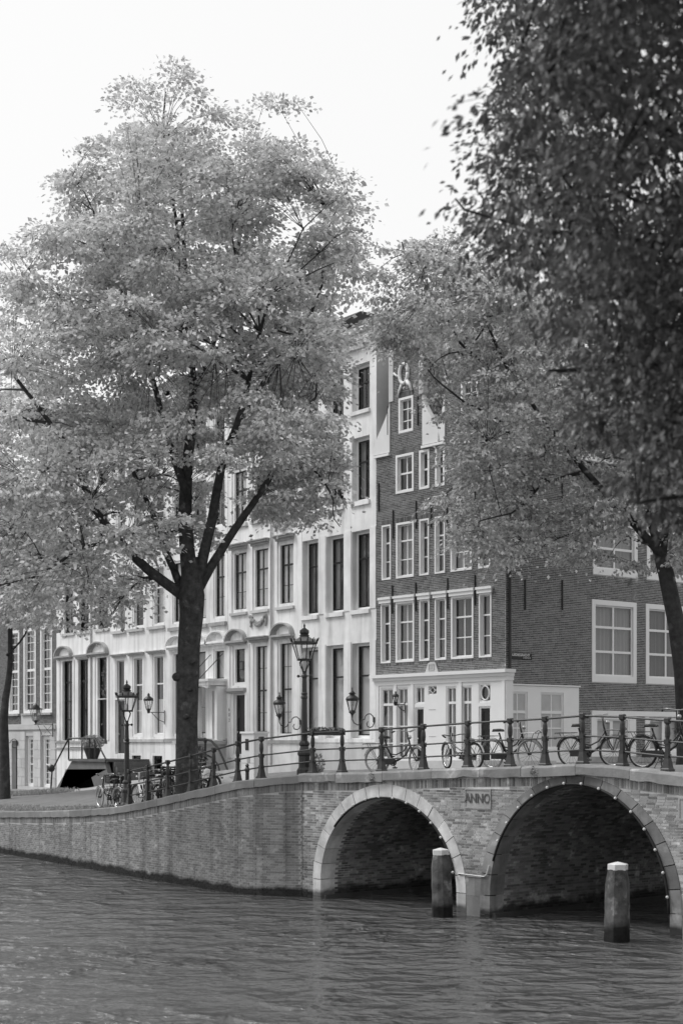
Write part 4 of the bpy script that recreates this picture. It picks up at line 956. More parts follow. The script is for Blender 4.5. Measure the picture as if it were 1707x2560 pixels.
# shopfront: flank
so2 = [(-.13 + .02, 1.04, 3.75, 5.80), (1.70, 2.91, 3.75, 5.80)]
XS2 = lambda x, y, z: XF2(x, y - .07, z)
wall_open(MB(XS2), .02, 3.72, 2.8, 6.02, so2[1:] + [(.08, 1.04, 3.75, 5.8)], .10).add([(3.72, 0, 2.8), (3.72, .09, 2.8), (3.72, .09, 6.02), (3.72, 0, 6.02), (.02, 0, 6.02), (.02, .09, 6.02)], [(0, 3, 2, 1), (3, 2, 5, 4)]).build('flank_shopfront', 'paint_white', c7)
for a, b in ((.08, 1.04), (1.70, 2.91)): window(c7, a, b, 3.75, 5.80, .03, .05, .07, .02, cols=2, trans=(5.08,), bars=(4.5,), sw=.03, bwid=.05, tw=.10, drape='blind', xf=XS2)
MB(XF2).box(.02, 3.76, -.12, 0, 6.03, 6.08).build('shop_moulding', 'paint_white', c7)
MB(XF2).tube([(.14, -.08, 6.1), (.14, -.08, 14.6)], .05, 8).build('drainpipe', 'iron', c7)
MB().tube([(-.05, -.03, 6.6), (-.05, -.03, 6.65)], .02, 4) if False else None
for x, z0, z1 in ((-6.17, 8.95, 10.05), (-4.80, 8.98, 10.05), (-3.02, 8.95, 10.08), (-1.55, 8.98, 10.08), (-6.12, 11.85, 12.95), (-4.78, 12.1, 13.15), (-3.93, 12.05, 13.15), (-3.05, 12.1, 13.2), (-1.55, 12.1, 13.1), (-6.98, 13.0, 14.1), (-6.42, 15.9, 17.0), (-4.68, 16.0, 17.1)):
    MB().box(x - .02, x + .02, -.06, -.01, z0, z1).build('wall_anchor', 'iron', c7)
for x, z0, z1 in ((.96, 8.75, 9.85), (2.88, 8.85, 9.95), (.96, 12.4, 13.5), (2.88, 12.4, 13.5)): MB(XF2).box(x - .022, x + .022, -.06, -.01, z0, z1).build('wall_anchor', 'iron', c7)
# gable stonework
def claw(c, hw, zt, sx):
    e = [(c + sx * (hw + (1.0 if hw < 1.2 else .38) * (1 - ss(i / 10)) ), ZS + .05 + 2.0 * i / 10) for i in range(11)]
    poly = [(c + sx * (hw - .0), ZS + .05)] + e + [(c + sx * hw, ZS + 2.1)]
    if sx > 0: poly = poly[::-1]
    return MB().prism(poly, -.05, .16).build('gable_scroll', 'paint_offwhite', c7)
for c, hw, zt in GC:
    for sx in (-1, 1):
        claw(c, hw, zt, sx)
        xa, xb = sorted((c + sx * (hw - .20), c + sx * (hw + .05))); MB().box(xa, xb, -.05, .18, 17.15, zt).build('gable_edge', 'stone_pale', c7)
    n = 12; MB().prism([(c - hw - .18, zt)] + [(c - (hw + .18) * math.cos(math.pi * i / n), zt + .12 + .55 * math.sin(math.pi * i / n)) for i in range(n + 1)] + [(c + hw + .18, zt)], -.16, .2).build('gable_pediment', 'stone_pale', c7)
    o_ = MB(); zc_ = 18.1
    o_.tube([(c - .1 + .24 * math.cos(2 * math.pi * i / 20), -.06, zc_ + .38 * math.sin(2 * math.pi * i / 20)) for i in range(21)], .075, 7)
    o_.tube([(c - .30, -.05, zc_ - .1), (c - .55, -.06, zc_ - .0), (c - .66, -.06, zc_ + .1), (c - .72, -.05, zc_ + .02)], [.05, .045, .05, .03], 6)
    o_.tube([(c - .2, -.05, zc_ - .38), (c - .36, -.06, zc_ - .62), (c - .46, -.06, zc_ - .86)], [.07, .05, .03], 6).tube([(c + .08, -.05, zc_ - .3), (c + .24, -.06, zc_ - .5), (c + .36, -.06, zc_ - .72)], [.09, .08, .04], 6)
    o_.build('gable_cartouche', 'paint_offwhite', c7, True)
MB().box(-7.22, -6.3, -.12, .1, 15.08, 15.17).box(-4.42, -3.16, -.12, .1, 15.08, 15.17).box(-.45, .08, -.12, .1, 15.08, 15.17).build('shoulder_moulding', 'paint_white', c7)
# two roofs behind the gables, laid with pantiles
tl = []
for (xr, zr), eaves in (((-5.36, 18.9), ((-7.17, 15.1), (-3.5, 15.1))), ((-1.8, 18.9), ((-3.5, 15.1), (.30, 14.5)))):
    for ex, ez in eaves:
        MB().add([(ex, .15, ez), (ex, 14.5, ez), (xr, 14.5, zr), (xr, .15, zr)], [(0, 1, 2, 3)]).build('roof_slope', 'roof_dark', c7)
        L_ = math.hypot(xr - ex, zr - ez); dx, dz = (xr - ex) / L_, (zr - ez) / L_
        if ex < xr: continue                               # only the slopes that face the street corner carry single tiles
        sgn = -1
        for r in range(int(L_ / .30)):
            for q in range(int(14.2 / .24)):
                tl.append((ex + dx * (r * .30 + .15), .2 + q * .24 + .12, ez + dz * (r * .30 + .15), dx, dz))
me = bpy.data.meshes.new('roof_tile'); tv = []; tf = []
for i in range(5):
    f = i / 4; hgt = .035 * math.sin(f * math.pi * 2 - .5)
    for s_, lift in ((-.175, .035), (.175, .0)): tv.append((s_, (f - .5) * .245, .03 + hgt + lift)); 
for i in range(4): tf.append((i * 2, i * 2 + 1, i * 2 + 3, i * 2 + 2))
k0 = len(tv)
for i in range(5): x_, y_, z_ = tv[i * 2]; tv.append((x_, y_, z_ - .03))
for i in range(4): tf.append((i * 2, i * 2 + 2, k0 + i + 1, k0 + i))
me.from_pydata(tv, [], tf); me.materials.append(MATS['tile']); me.update()
og = org(c7); mats_ = [(Matrix(((a[3], 0, -a[4], a[0] - og[0]), (0, 1, 0, a[1] - og[1]), (a[4], 0, a[3], a[2] - og[2]), (0, 0, 0, 1))), a) for a in tl]
# tile frame: local x runs up the slope (towards the ridge), local z is the outward normal
fix = []
for M_, a in mats_:
    ux = Vector((a[3], 0, a[4])); nz = Vector((-a[4], 0, a[3]));
    if nz.z < 0: nz = -nz
    uy = nz.cross(ux); fix.append((Matrix(((ux.x, uy.x, nz.x, a[0] - og[0]), (ux.y, uy.y, nz.y, a[1] - og[1]), (ux.z, uy.z, nz.z, a[2] - og[2]), (0, 0, 0, 1))), a[1]))
fix.sort(key=lambda q: q[1]); V = []; F = []
for i, (M_, _) in enumerate(fix):
    if i < 300: o = link('roof_tile', me, c7); o.matrix_local = M_
    else:
        b0 = len(V); V += [tuple((M_ @ Vector(q)) + Vector(og)) for q in tv]; F += [tuple(j + b0 for j in q) for q in tf]
np_mesh('tile_field', V, F, 'tile', c7, kind='stuff')
MB(XF2).box(-.1, 14.6, -.36, -.22, 14.42, 14.56).build('gutter', 'paint_white', c7)

# ------------------------------------------------------------------ street furniture
def f2_w(x, y, z): return c7_w(-y, x, z)
sg = thing('street_sign', 'dark street name plate reading LEIDSEGRACHT on the brick corner house', 'street sign', f2_w(.74, -.03, 6.97), A7 + math.pi / 2, origin=(0, 0, 0))
MB().box(-.54, .54, -.02, .01, 0, .215).build('plate', 'plate_dark', sg)
text('lettering', 'LEIDSEGRACHT', .128, 'letter_white', sg, (-.02, -.023, .148), (math.pi / 2, 0, 0), .001, bold=.002)
text('lettering', '(CENTRUM)', .07, 'letter_white', sg, (.47, -.023, .05), (math.pi / 2, 0, 0), .001, align='RIGHT')

def wall_lantern(loc, rz, label, sc=1.0, style=0):
    t_ = thing('wall_lantern', label, 'wall lantern', loc, rz, 'lanterns on wall brackets')
    if style == 0:
        P_ = [(1.05, .11), (1.05, 0), (.96, -.13), (.79, -.21), (.67, -.16), (.585, 0), (.47, .01), (.44, .13), (.32, .22), (.18, .23), (.06, .13), (.015, 0), (.015, -.13), (.09, -.27), (.2, -.30), (.32, -.27), (.37, -.16), (.31, -.07)]
        MB().tube([(0, -y * sc, z * sc) for y, z in P_], .022 * sc, 6).build('scroll_bracket', 'iron', t_, True)
        MB().box(-.05, .05, -.04, 0, -.1 * sc, .1 * sc).build('wall_plate', 'iron', t_)
        c = (0, -1.05 * sc)
        MB().lathe([(.03, .08 * sc), (.03, .14 * sc), (.06, .2 * sc), (.13, .27 * sc), (.15, .29 * sc), (.10, .33 * sc)], 8, c).build('stem', 'iron', t_)
        lantern(t_, c, .34 * sc, .125 * sc, .235 * sc, .40 * sc, 6)
        MB().lathe([(.27 * sc, .77 * sc), (.27 * sc, .80 * sc), (.22 * sc, .88 * sc), (.12 * sc, .93 * sc), (.10 * sc, .99 * sc), (.15 * sc, 1.0 * sc), (.07 * sc, 1.08 * sc), (.03 * sc, 1.12 * sc), (.018 * sc, 1.17 * sc), (.03 * sc, 1.19 * sc), (.004, 1.27 * sc)], 10, c).build('lid', 'iron_worn', t_, True)
    elif style == 1:                                    # straight arm with a stay
        MB().tube([(0, 0, .0), (0, -.75 * sc, .0)], .02, 6).tube([(0, 0, -.42 * sc), (0, -.3 * sc, -.30 * sc), (0, -.6 * sc, -.02)], .016, 6).build('arm', 'iron', t_)
        MB().tube([(0, -.01, -.5 * sc), (0, -.01, .1)], .025, 6).build('wall_plate', 'iron', t_)
        c = (0, -.75 * sc); MB().lathe([(.05, -.05), (.08, .05), (.10, .12 * sc)], 8, c).build('stem', 'iron', t_)
        lantern(t_, c, .13 * sc, .10 * sc, .19 * sc, .36 * sc, 6)
        MB().lathe([(.22 * sc, .5 * sc), (.20 * sc, .56 * sc), (.12 * sc, .64 * sc), (.05 * sc, .67 * sc), (.06 * sc, .72 * sc), (.02, .8 * sc)], 10, c).build('lid', 'iron', t_, True)
    else:                                               # square openwork bracket
        q = .55 * sc
        MB().tube([(0, 0, 0), (0, -q * 1.5, 0)], .02, 5).tube([(0, 0, -.45 * sc), (0, -.45 * sc, -.45 * sc), (0, -q * 1.2, 0)], .016, 5).tube([(0, -.1, -.05), (0, -.4 * sc, -.4 * sc)], .014, 5).tube([(0, -.4 * sc, -.05), (0, -.1, -.4 * sc)], .014, 5).build('openwork_bracket', 'iron', t_)
        MB().box(-.04, .04, -.03, 0, -.5 * sc, .1).build('wall_plate', 'iron', t_)
        c = (0, -q * 1.35); MB().lathe([(.03, 0), (.05, .08), (.10 * sc, .14 * sc)], 8, c).build('stem', 'iron', t_)
        lantern(t_, c, .15 * sc, .12 * sc, .25 * sc, .46 * sc, 6)
        MB().lathe([(.25 * sc, .62 * sc), (.13 * sc, .70 * sc), (.14 * sc, .74 * sc), (.06, .8 * sc), (.01, .88 * sc)], 10, c).build('lid', 'iron', t_, True)
    return t_
wall_lantern(row_w(-.08, -.03, 4.87), 0, 'dark lantern on a scroll bracket at the right end of the plain stucco house')
wall_lantern(row_w(-5.36, -.04, 4.82), 0, 'dark lantern on a scroll bracket beside the tall street lamp, left of it')
wall_lantern(row_w(-17.36, -.04, 5.42), 0, 'small lantern on a straight wall arm left of the big tree trunk', 1.15, 1)
wall_lantern(row_w(-30.1, -.10, 4.95), 0, 'large lantern on a square openwork bracket where the far left brick house ends', 1.35, 2)
wall_lantern(row_w(-35.0, -.06, 3.95), 0, 'lantern on a curled bracket over the door of the far left brick house', .95, 0)
wall_lantern(c7_w(-5.02, -.38, 5.42), A7, 'small lantern beside the left door of the white shopfront', .62, 1)

# double stoop with iron railing, standing before the white pedimented house
st = thing('double_stoop', 'dark stone stoop with two flights, an iron railing and a dark opening underneath', 'stoop', row_w(-22.3, -1.2, 1.45), 0, origin=(-22.3, -1.2, 1.45))
YF = -2.3
MB().prism([(-25.35, 1.2), (-22.95, 3.04), (-19.2, 3.04), (-19.0, 2.7), (-18.2, 1.2), (-19.9, 1.2), (-20.95, 2.62), (-23.65, 2.62), (-24.75, 1.2)], YF, YF + .22).build('front_wall', 'stoop_stone', st)
MB().prism([(-25.35, 1.2), (-22.95, 3.04), (-22.6, 3.04), (-22.6, 1.2)], -.25, -.05).build('rear_wall', 'stoop_stone', st)
MB().box(-23.1, -19.0, YF - .1, -.0, 3.04, 3.16).build('landing_slab', 'stoop_stone', st)
for i in range(8):
    f = i / 8; MB().box(-25.3 + 2.4 * f, -25.3 + 2.4 * (f + .125) + .03, YF + .22, -.25, 1.2 + 1.84 * f, 1.2 + 1.84 * (f + .125)).build('step', 'stoop_stone', st)
for i in range(7):
    f = i / 7; MB().box(-19.05 + 1.6 * (6 - i) / 7, -19.05 + 1.6 * (7 - i) / 7 + .03, YF + .35, -.1, 1.3, 1.3 + 1.74 * (f + .14)).build('step', 'stoop_stone', st)
rl = MB(); rl.tube([(-25.5, YF, 1.3), (-25.3, YF, 2.55), (-23.3, YF, 4.18), (-20.3, YF, 4.2), (-18.9, YF, 3.0)], .045, 6).tube([(-23.1, YF, 3.72), (-20.2, YF, 3.72)], .028, 6).build('hand_rail', 'iron', st)
for x, z0 in ((-23.3, 3.1), (-21.75, 3.1), (-20.9, 3.1), (-20.3, 3.1)): MB().tube([(x, YF, z0), (x, YF, 4.2)], .045, 6).build('rail_post', 'iron', st)
MB().ball((-25.4, YF, 2.65), .2, 8, 6).build('newel_ball', 'iron', st)
def foliage(name, parent, c, rad, n, size, material, seed, kind=None):
    rs = np.random.default_rng(seed); d = rs.normal(size=(n, 3)); d /= np.linalg.norm(d, axis=1)[:, None]
    p = np.array(c) + d * (rs.uniform(.3, 1, n) ** .5)[:, None] * np.array(rad)
    a = rs.normal(size=(n, 3)); a /= np.linalg.norm(a, axis=1)[:, None]; b = np.cross(a, rs.normal(size=(n, 3))); b /= np.linalg.norm(b, axis=1)[:, None]
    s_ = (size * rs.uniform(.6, 1.3, n))[:, None]; V = np.stack([p - a * s_, p + b * s_ * .5, p + a * s_, p - b * s_ * .5], 1).reshape(-1, 3)
    return np_mesh(name, V, np.arange(n * 4).reshape(-1, 4), material, parent, kind=kind)
pp = thing('potted_plant', 'round shrub in a dark pot on the landing of the double stoop', 'potted plant', row_w(-21.4, -1.9, 3.16), 0, origin=(-21.4, -1.9, 3.16))
MB().lathe([(.26, 3.16), (.42, 3.62), (.45, 3.66), (.45, 3.72), (.38, 3.72)], 12, (-21.4, -1.9)).build('pot', 'terracotta', pp); foliage('leaves', pp, (-21.4, -1.9, 4.0), (.62, .62, .36), 900, .06, 'grass', 3)

# iron stair railing with ivy before the canopy door
sr = thing('stair_railing', 'curved iron stair railing beside the tree trunk, wrapped in ivy', 'railing', row_w(-10.6, -2.6, 2.2), 0, origin=(-10.6, -2.6, 2.2))
MB().tube([(-11.7, -2.2, 4.10), (-9.6, -2.2, 4.12)], .07, 8).tube([(-9.6, -2.2, 4.12), (-9.1, -2.2, 4.05), (-8.5, -2.2, 3.75), (-8.05, -2.2, 3.25), (-7.7, -2.2, 2.8), (-7.2, -2.2, 2.4)], .05, 6).build('hand_rail', 'iron_worn', sr)
MB().tube([(-9.4, -2.2, 3.42), (-8.9, -2.2, 3.3), (-8.5, -2.2, 3.0), (-8.3, -2.2, 2.6)], .04, 6).build('lower_rail', 'iron_worn', sr)
for x in (-11.6, -10.6, -9.6): MB().lathe([(.05, 2.2), (.05, 3.3), (.07, 3.4), (.05, 3.5), (.05, 3.95), (.08, 4.02), (.08, 4.12)], 8, (x, -2.2)).build('post', 'iron_worn', sr)
sp_ = MB()
for i in range(6): sp_.tube([(-11.4 + i * .32, -2.2, 4.12), (-11.4 + i * .32, -2.2, 4.5)], [.012, .004], 5)
sp_.build('spikes', 'iron', sr)
iv = thing('ivy', 'ivy and small shrubs growing under the curved stair railing', 'ivy', row_w(-10.2, -2.4, 2.2), 0, origin=(-10.2, -2.4, 2.2))
foliage('leaves', iv, (-10.4, -2.4, 3.3), (1.2, .35, .65), 1600, .07, 'ivy', 8); MB().tube([(-10.4, -2.4, 2.2), (-10.5, -2.4, 2.9), (-10.2, -2.4, 3.4)], [.05, .03, .015], 6).build('stem', 'bark_dark', iv)

# pale service cabinet, cloth-covered scooter, waste container
cb = thing('street_cabinet', 'tall pale grey cabinet with small dark slots behind the railing', 'cabinet', (-50.0, 30.4, 2.25), math.radians(8))
MB().box(-.36, .36, -.33, .33, 0, 2.06).build('body', 'paint_offwhite', cb); MB().box(-.40, .40, -.37, .37, 2.06, 2.13).build('lid', 'paint_white', cb)
MB().box(-.12, .06, -.345, -.33, 1.45, 1.86).build('slot', 'plate_dark', cb); MB().box(-.02, .12, -.345, -.33, 1.0, 1.2).build('display', 'chrome', cb); MB().box(-.36, .36, -.336, -.33, .98, .985).build('door_seam', 'plate_dark', cb)
MB().box(.362, .368, -.25, .25, .2, 1.9).build('side_door', 'paint_white', cb)
sc_ = thing('covered_scooter', 'parked scooter under a pale grey rounded cover, behind the sloping railing', 'scooter', (-44.4, 25.6, 2.12), math.radians(200))
vs = []; fs = []; nu, nv_ = 14, 9
for i in range(nu + 1):
    f = i / nu; x = -.75 + 1.5 * f; top = .62 + .42 * math.exp(-((f - .78) / .16) ** 2) + .18 * math.exp(-((f - .3) / .2) ** 2); w = .34 * math.sin(math.pi * min(1, max(0, .12 + f * .76))) + .04
    for j in range(nv_ + 1):
        a = math.pi * j / nv_; vs.append((x + .02 * math.sin(j * 2.1), math.cos(a) * w * (1.1 + .05 * math.sin(i * 1.7)), max(.06, .06 + (top - .06) * math.sin(a) ** .55)))
for i in range(nu):
    for j in range(nv_): fs.append((i * (nv_ + 1) + j, (i + 1) * (nv_ + 1) + j, (i + 1) * (nv_ + 1) + j + 1, i * (nv_ + 1) + j + 1))
fs += [tuple(range(nv_ + 1)), tuple(nu * (nv_ + 1) + q for q in range(nv_, -1, -1))]
MB().add(vs, fs).build('cover', 'cover_cloth', sc_, True)
for x in (-.55, .55): MB().torus((x, 0, .2), .17, .045, 20, 6).build('wheel', 'rubber', sc_)
fb = thing('flower_box', 'long dark flower box hanging on the bridge railing by the lamp', 'flower box', bw_(-.05, .30, cz(.1) + .98), BA)
MB().box(-.95, .5, -.09, .09, -.02, .10).build('trough', 'basket', fb); foliage('plants', fb, (-.2, 0, .14), (.75, .09, .05), 260, .035, 'ivy', 2)
pb = thing('street_bollard', 'small dark iron street bollard near the pale cabinet', 'bollard', (-47.2, 28.4, 2.22), 0)
MB().lathe([(.10, -.1), (.10, .1), (.07, .14), (.065, .75), (.09, .8), (.09, .86), (.05, .92), (.07, .98), (.02, 1.04)], 10).build('post', 'iron', pb)
ha = thing('grey_container', 'small rounded grey bin at the left edge by a bicycle', 'bin', row_w(-35.2, -1.6, 1.15), 0)
MB().lathe([(.28, 0), (.30, .05), (.33, .95), (.30, 1.08), (.15, 1.16)], 14).build('bin_body', 'cover_cloth', ha); MB().lathe([(.34, .90), (.34, .96)], 14).build('rim', 'iron_worn', ha)

# ------------------------------------------------------------------ bicycles
def tfm(o, loc=(0, 0, 0), rot=(0, 0, 0)): o.location = loc; o.rotation_euler = rot; return o
def bicycle(loc, rz, label, frame='bike_black', tyre='rubber', lean=0.0, steer=0.0, wr=.34, step=True, carrier=None, crate=False, guard='bike_black', handle='chrome', stand=False, seat_h=.92, bar_h=1.06):
    t_ = thing('bicycle', label, 'bicycle', loc, rz, 'parked bicycles')
    t_.rotation_euler = (lean, 0, rz)
    wb = 1.06 * wr / .34; k = wr / .34
    def wheel(x, st, spoke_n=18):
        w = bpy.data.objects.new('wheel', None); COL.objects.link(w); w.parent = t_; w.location = (x, 0, wr); w.rotation_euler = (0, 0, st); w.empty_display_size = .1
        MB().torus((0, 0, 0), wr - .024, .025, 32, 6).build('tyre', tyre, w)
        MB().torus((0, 0, 0), wr - .050, .013, 28, 4).build('rim', 'chrome', w)
        s_ = MB().tube([(0, -.05, 0), (0, .05, 0)], .025, 6)
        for i in range(spoke_n):
            a = 2 * math.pi * i / spoke_n; s_.tube([(.02 * math.cos(a + .9), .03 * (-1) ** i, .02 * math.sin(a + .9)), ((wr - .05) * math.cos(a), 0, (wr - .05) * math.sin(a))], .0028, 3, False)
        s_.build('spokes', 'iron_worn', w)
        g = []                                          # mudguard
        n = 12; a0, a1 = (.15, 2.9) if x == 0 else (.35, 2.6)
        for i in range(n + 1):
            a = a0 + (a1 - a0) * i / n; g += [((wr + .018) * math.cos(a), -.028, (wr + .018) * math.sin(a)), ((wr + .026) * math.cos(a), 0, (wr + .026) * math.sin(a)), ((wr + .018) * math.cos(a), .028, (wr + .018) * math.sin(a))]
        m_ = MB().add(g, [(i * 3 + j, i * 3 + j + 1, i * 3 + j + 4, i * 3 + j + 3) for i in range(n) for j in range(2)]); m_.build('mudguard', guard, w)
        return w
    wheel(0, 0); wheel(wb, steer)
    bb, sc, hd0, hd1 = (.44 * k, 0, .29 * k), (.24 * k, 0, .74 * k), (.90 * k, 0, .64 * k), (.83 * k, 0, .88 * k)
    m_ = MB().tube([bb, (.27 * k, 0, .66 * k), (.215 * k, 0, seat_h - .06)], .022, 7).tube([hd0, (.83 * k, 0, .90 * k), (.80 * k, 0, bar_h)], .023, 7)
    if step: m_.tube([(.88 * k, 0, .68 * k), (.76 * k, 0, .47 * k), (.60 * k, 0, .36 * k), bb], .026, 7).tube([(.86 * k, 0, .76 * k), (.70 * k, 0, .56 * k), (.50 * k, 0, .47 * k), (.34 * k, 0, .50 * k)], .016, 7)
    else: m_.tube([(.89 * k, 0, .67 * k), bb], .020, 7).tube([(.84 * k, 0, .84 * k), (.25 * k, 0, .76 * k)], .018, 7)
    for y in (-.05, .05):
        m_.tube([(.40 * k, y * .6, .29 * k), (0, y, wr)], .012, 6).tube([(.26 * k, y * .5, .70 * k), (0, y, wr)], .010, 6)
        cs, sn = math.cos(steer), math.sin(steer)
        m_.tube([(.885 * k, y * .7, .68 * k), (.96 * k, y, .50 * k), (wb - y * sn, y * cs, wr)], .013, 6)
    m_.build('frame', frame, t_, True)
    MB().box(.02, .50 * k, -.075, -.045, .23 * k, .37 * k).tube([(.44 * k, -.10, .29 * k), (.44 * k, .10, .29 * k)], .03, 8).torus((.44 * k, -.05, .29 * k), .085, .012, 18, 5).build('chain_case', frame, t_)
    cr = MB().tube([(.44 * k, -.13, .29 * k), (.44 * k, .13, .29 * k)], .015, 6).tube([(.44 * k, -.11, .29 * k), (.53 * k, -.11, .16 * k)], .012, 5).tube([(.44 * k, .11, .29 * k), (.35 * k, .11, .42 * k)], .012, 5).box(.48 * k, .58 * k, -.2, -.11, .145 * k, .175 * k).box(.30 * k, .40 * k, .11, .2, .405 * k, .435 * k); cr.build('cranks', 'iron', t_)
    sd_ = [(-.12, .10, .0), (-.10, .115, .03), (.0, .09, .035), (.10, .04, .025), (.16, .025, .01)]; vs = []; fs = []
    for x, w, h_ in sd_: vs += [(.20 * k + x, -w, seat_h - .035), (.20 * k + x, -w * .7, seat_h + h_), (.20 * k + x, w * .7, seat_h + h_), (.20 * k + x, w, seat_h - .035)]
    for i in range(4):
        for j in range(4): fs.append((i * 4 + j, i * 4 + (j + 1) % 4, (i + 1) * 4 + (j + 1) % 4, (i + 1) * 4 + j))
    fs += [(0, 1, 2, 3), (19, 18, 17, 16)]; MB().add(vs, fs).build('saddle', 'leather', t_, True)
    hx = .80 * k; c_, s_ = math.cos(steer), math.sin(steer)
    def hb(x, y, z): return (hx + x * c_ - y * s_, x * s_ + y * c_, z)
    MB().tube([hb(-.24, -.28, bar_h - .02), hb(-.06, -.29, bar_h + .03), hb(.05, -.2, bar_h + .03), hb(.06, -.06, bar_h), hb(.06, .06, bar_h), hb(.05, .2, bar_h + .03), hb(-.06, .29, bar_h + .03), hb(-.24, .28, bar_h - .02)], .013, 6).build('handlebar', handle, t_, True)
    for y in (-.28, .28): MB().tube([hb(-.13, y * 1.03, bar_h + .01), hb(-.25, y, bar_h - .02)], .02, 6).build('grip', 'rubber', t_)
    MB().ball(hb(.12, 0, bar_h - .14), .05, 8, 5).build('headlight', 'chrome', t_, True)
    rk = MB()
    for y in (-.07, .07): rk.tube([(.14 * k, y, .74 * k), (-.34 * k, y, .74 * k), (-.36 * k, y * .8, .72 * k)], .009, 5).tube([(-.24 * k, y, .74 * k), (0, y * .8, wr)], .007, 5)
    for x in (-.3, -.15, 0): rk.tube([(x * k, -.07, .745 * k), (x * k, .07, .745 * k)], .006, 5)
    rk.build('rear_rack', frame, t_)
    MB().box(-.40 * k, -.36 * k, -.03, .03, .60 * k, .66 * k).build('rear_light', 'bike_grey', t_)
    if carrier or crate:
        fk = MB(); z = .80 * k
        for y in (-.14, 0, .14): fk.tube([hb(.08, y, z), hb(.50, y, z)], .009, 5)
        for x in (.1, .3, .5): fk.tube([hb(x, -.15, z), hb(x, .15, z)], .009, 5)
        fk.tube([hb(.50, -.15, z), hb(.52, 0, z + .06), hb(.50, .15, z)], .009, 5)
        for y in (-.12, .12): fk.tube([hb(.45, y, z), (wb - y * s_ * .6, y * c_ * .6, wr)], .008, 5)
        fk.build('front_carrier', frame, t_)
    if crate:
        z = .82 * k; x0_, x1_, yw, hh = .06, .56, .22, .28; cm_ = MB()
        def q8(x0, x1, y0, y1, z0, z1):
            cm_.add([hb(x, y, zz) for zz in (z0, z1) for x, y in ((x0, y0), (x1, y0), (x1, y1), (x0, y1))], [(0, 3, 2, 1), (4, 5, 6, 7), (0, 1, 5, 4), (1, 2, 6, 5), (2, 3, 7, 6), (3, 0, 4, 7)])
        q8(x0_, x1_, -yw, yw, z, z + .015)
        for i in range(4):
            zz = z + i * hh / 4; q8(x0_, x1_, -yw, -yw + .012, zz, zz + .05); q8(x0_, x1_, yw - .012, yw, zz, zz + .05); q8(x0_, x0_ + .012, -yw, yw, zz, zz + .05); q8(x1_ - .012, x1_, -yw, yw, zz, zz + .05)
        for x, y in ((x0_, -yw), (x1_ - .03, -yw), (x0_, yw - .03), (x1_ - .03, yw - .03)): q8(x, x + .03, y, y + .03, z, z + hh)
        cm_.build('crate', 'basket', t_)
    if stand: MB().tube([(.40 * k, -.02, .25 * k), (.34 * k, -.16, .01)], .012, 5).tube([(.40 * k, .02, .25 * k), (.34 * k, .16, .01)], .012, 5).tube([(.30 * k, -.19, .01), (.38 * k, -.14, .01)], .014, 5).tube([(.30 * k, .19, .01), (.38 * k, .14, .01)], .014, 5).build('kickstand', 'iron', t_)
    return t_
def on_bridge(bx, by): x, y, _ = bw_(bx, by); return (x, y, cz(bx) - .045)
bicycle(on_bridge(1.36, .66), BA + .42, 'bicycle with light tyres and pale mudguards leaning on the railing, leftmost on the bridge', 'iron_worn', 'tyre_pale', .05, -.55, guard='bike_pale', wr=.345)
bicycle(on_bridge(4.72, .66), BA + math.pi - .10, 'low bicycle with a pale rear mudguard, handlebar to the left, behind the third post', 'bike_grey', 'rubber', -.05, -.35, guard='bike_pale', wr=.325, bar_h=.80, seat_h=.70, handle='iron')
bicycle(on_bridge(4.98, .98), BA + .05, 'black step-through bicycle with a pale front tyre and front carrier', 'bike_black', 'tyre_pale', .04, .1, wr=.36, carrier=True, bar_h=1.12)
bicycle(on_bridge(7.68, .62), BA + .16, 'dark bicycle with a front carrier standing above the crown of the middle arch', 'bike_black', 'rubber', .05, .12, wr=.345, carrier=True, bar_h=1.12)
bicycle(on_bridge(9.62, .66), BA + .12, 'black bicycle on a kickstand, rightmost on the bridge, with raised handlebar', 'bike_black', 'rubber', .02, -.85, wr=.36, carrier=True, stand=True, bar_h=1.24)
bicycle(on_bridge(11.9, .7), BA + .05, 'dark bicycle beyond the right edge of the bridge view', 'bike_grey', 'rubber', .05, .2)
def on_street(X, Y): return (X, Y, street_z(X, Y) + .0)
for X, dy, a, lab, kw in (
    (-47.6, 1.5, 2.55, 'bicycle with a dark crate and a narrow front wheel, leftmost of the cluster', dict(crate=True, steer=.5)),
    (-46.7, 1.0, 2.35, 'dark bicycle with front crate and pale tyres, second from the left in the cluster', dict(crate=True, frame='bike_grey', steer=.3, tyre='tyre_pale')),
    (-45.5, .75, 3.25, 'bicycle with pale tyres broadside behind the first railing post', dict(tyre='tyre_pale', guard='bike_pale', steer=-.2)),
    (-45.0, 1.5, 2.9, 'pale grey bicycle crowded behind the broadside pale-tyred bicycle', dict(frame='bike_pale', steer=.4, handle='chrome')),
    (-44.2, 1.6, 2.6, 'black bicycle with chrome handlebar in the middle of the crowded cluster', dict(steer=-.3)),
    (-43.3, .9, 2.75, 'grey bicycle with a rear rack in the right half of the crowded cluster', dict(frame='bike_grey', steer=.2, tyre='tyre_pale')),
    (-42.4, .95, 2.45, 'bicycle with a big dark crate just left of the big trunk', dict(crate=True, tyre='tyre_pale', steer=.35)),
    (-44.7, 2.4, 2.8, 'dark bicycle in the second row of the cluster, behind the grey one', dict(steer=.3)),
    (-43.0, 2.2, 2.3, 'dark bicycle with front carrier in the second row, nearest the big trunk', dict(carrier=True, steer=-.2, frame='bike_grey')),
    (-46.1, 2.4, 2.2, 'dark bicycle in the second row of the cluster, behind the two crates', dict(frame='bike_black')),
    (-41.6, 2.2, 3.2, 'dark bicycle half hidden by the big tree trunk', dict(frame='bike_black', steer=.1))):
    Y = qy(X) + dy
    bicycle(on_street(X, Y), a, lab, lean=R.uniform(-.06, .06), **kw)
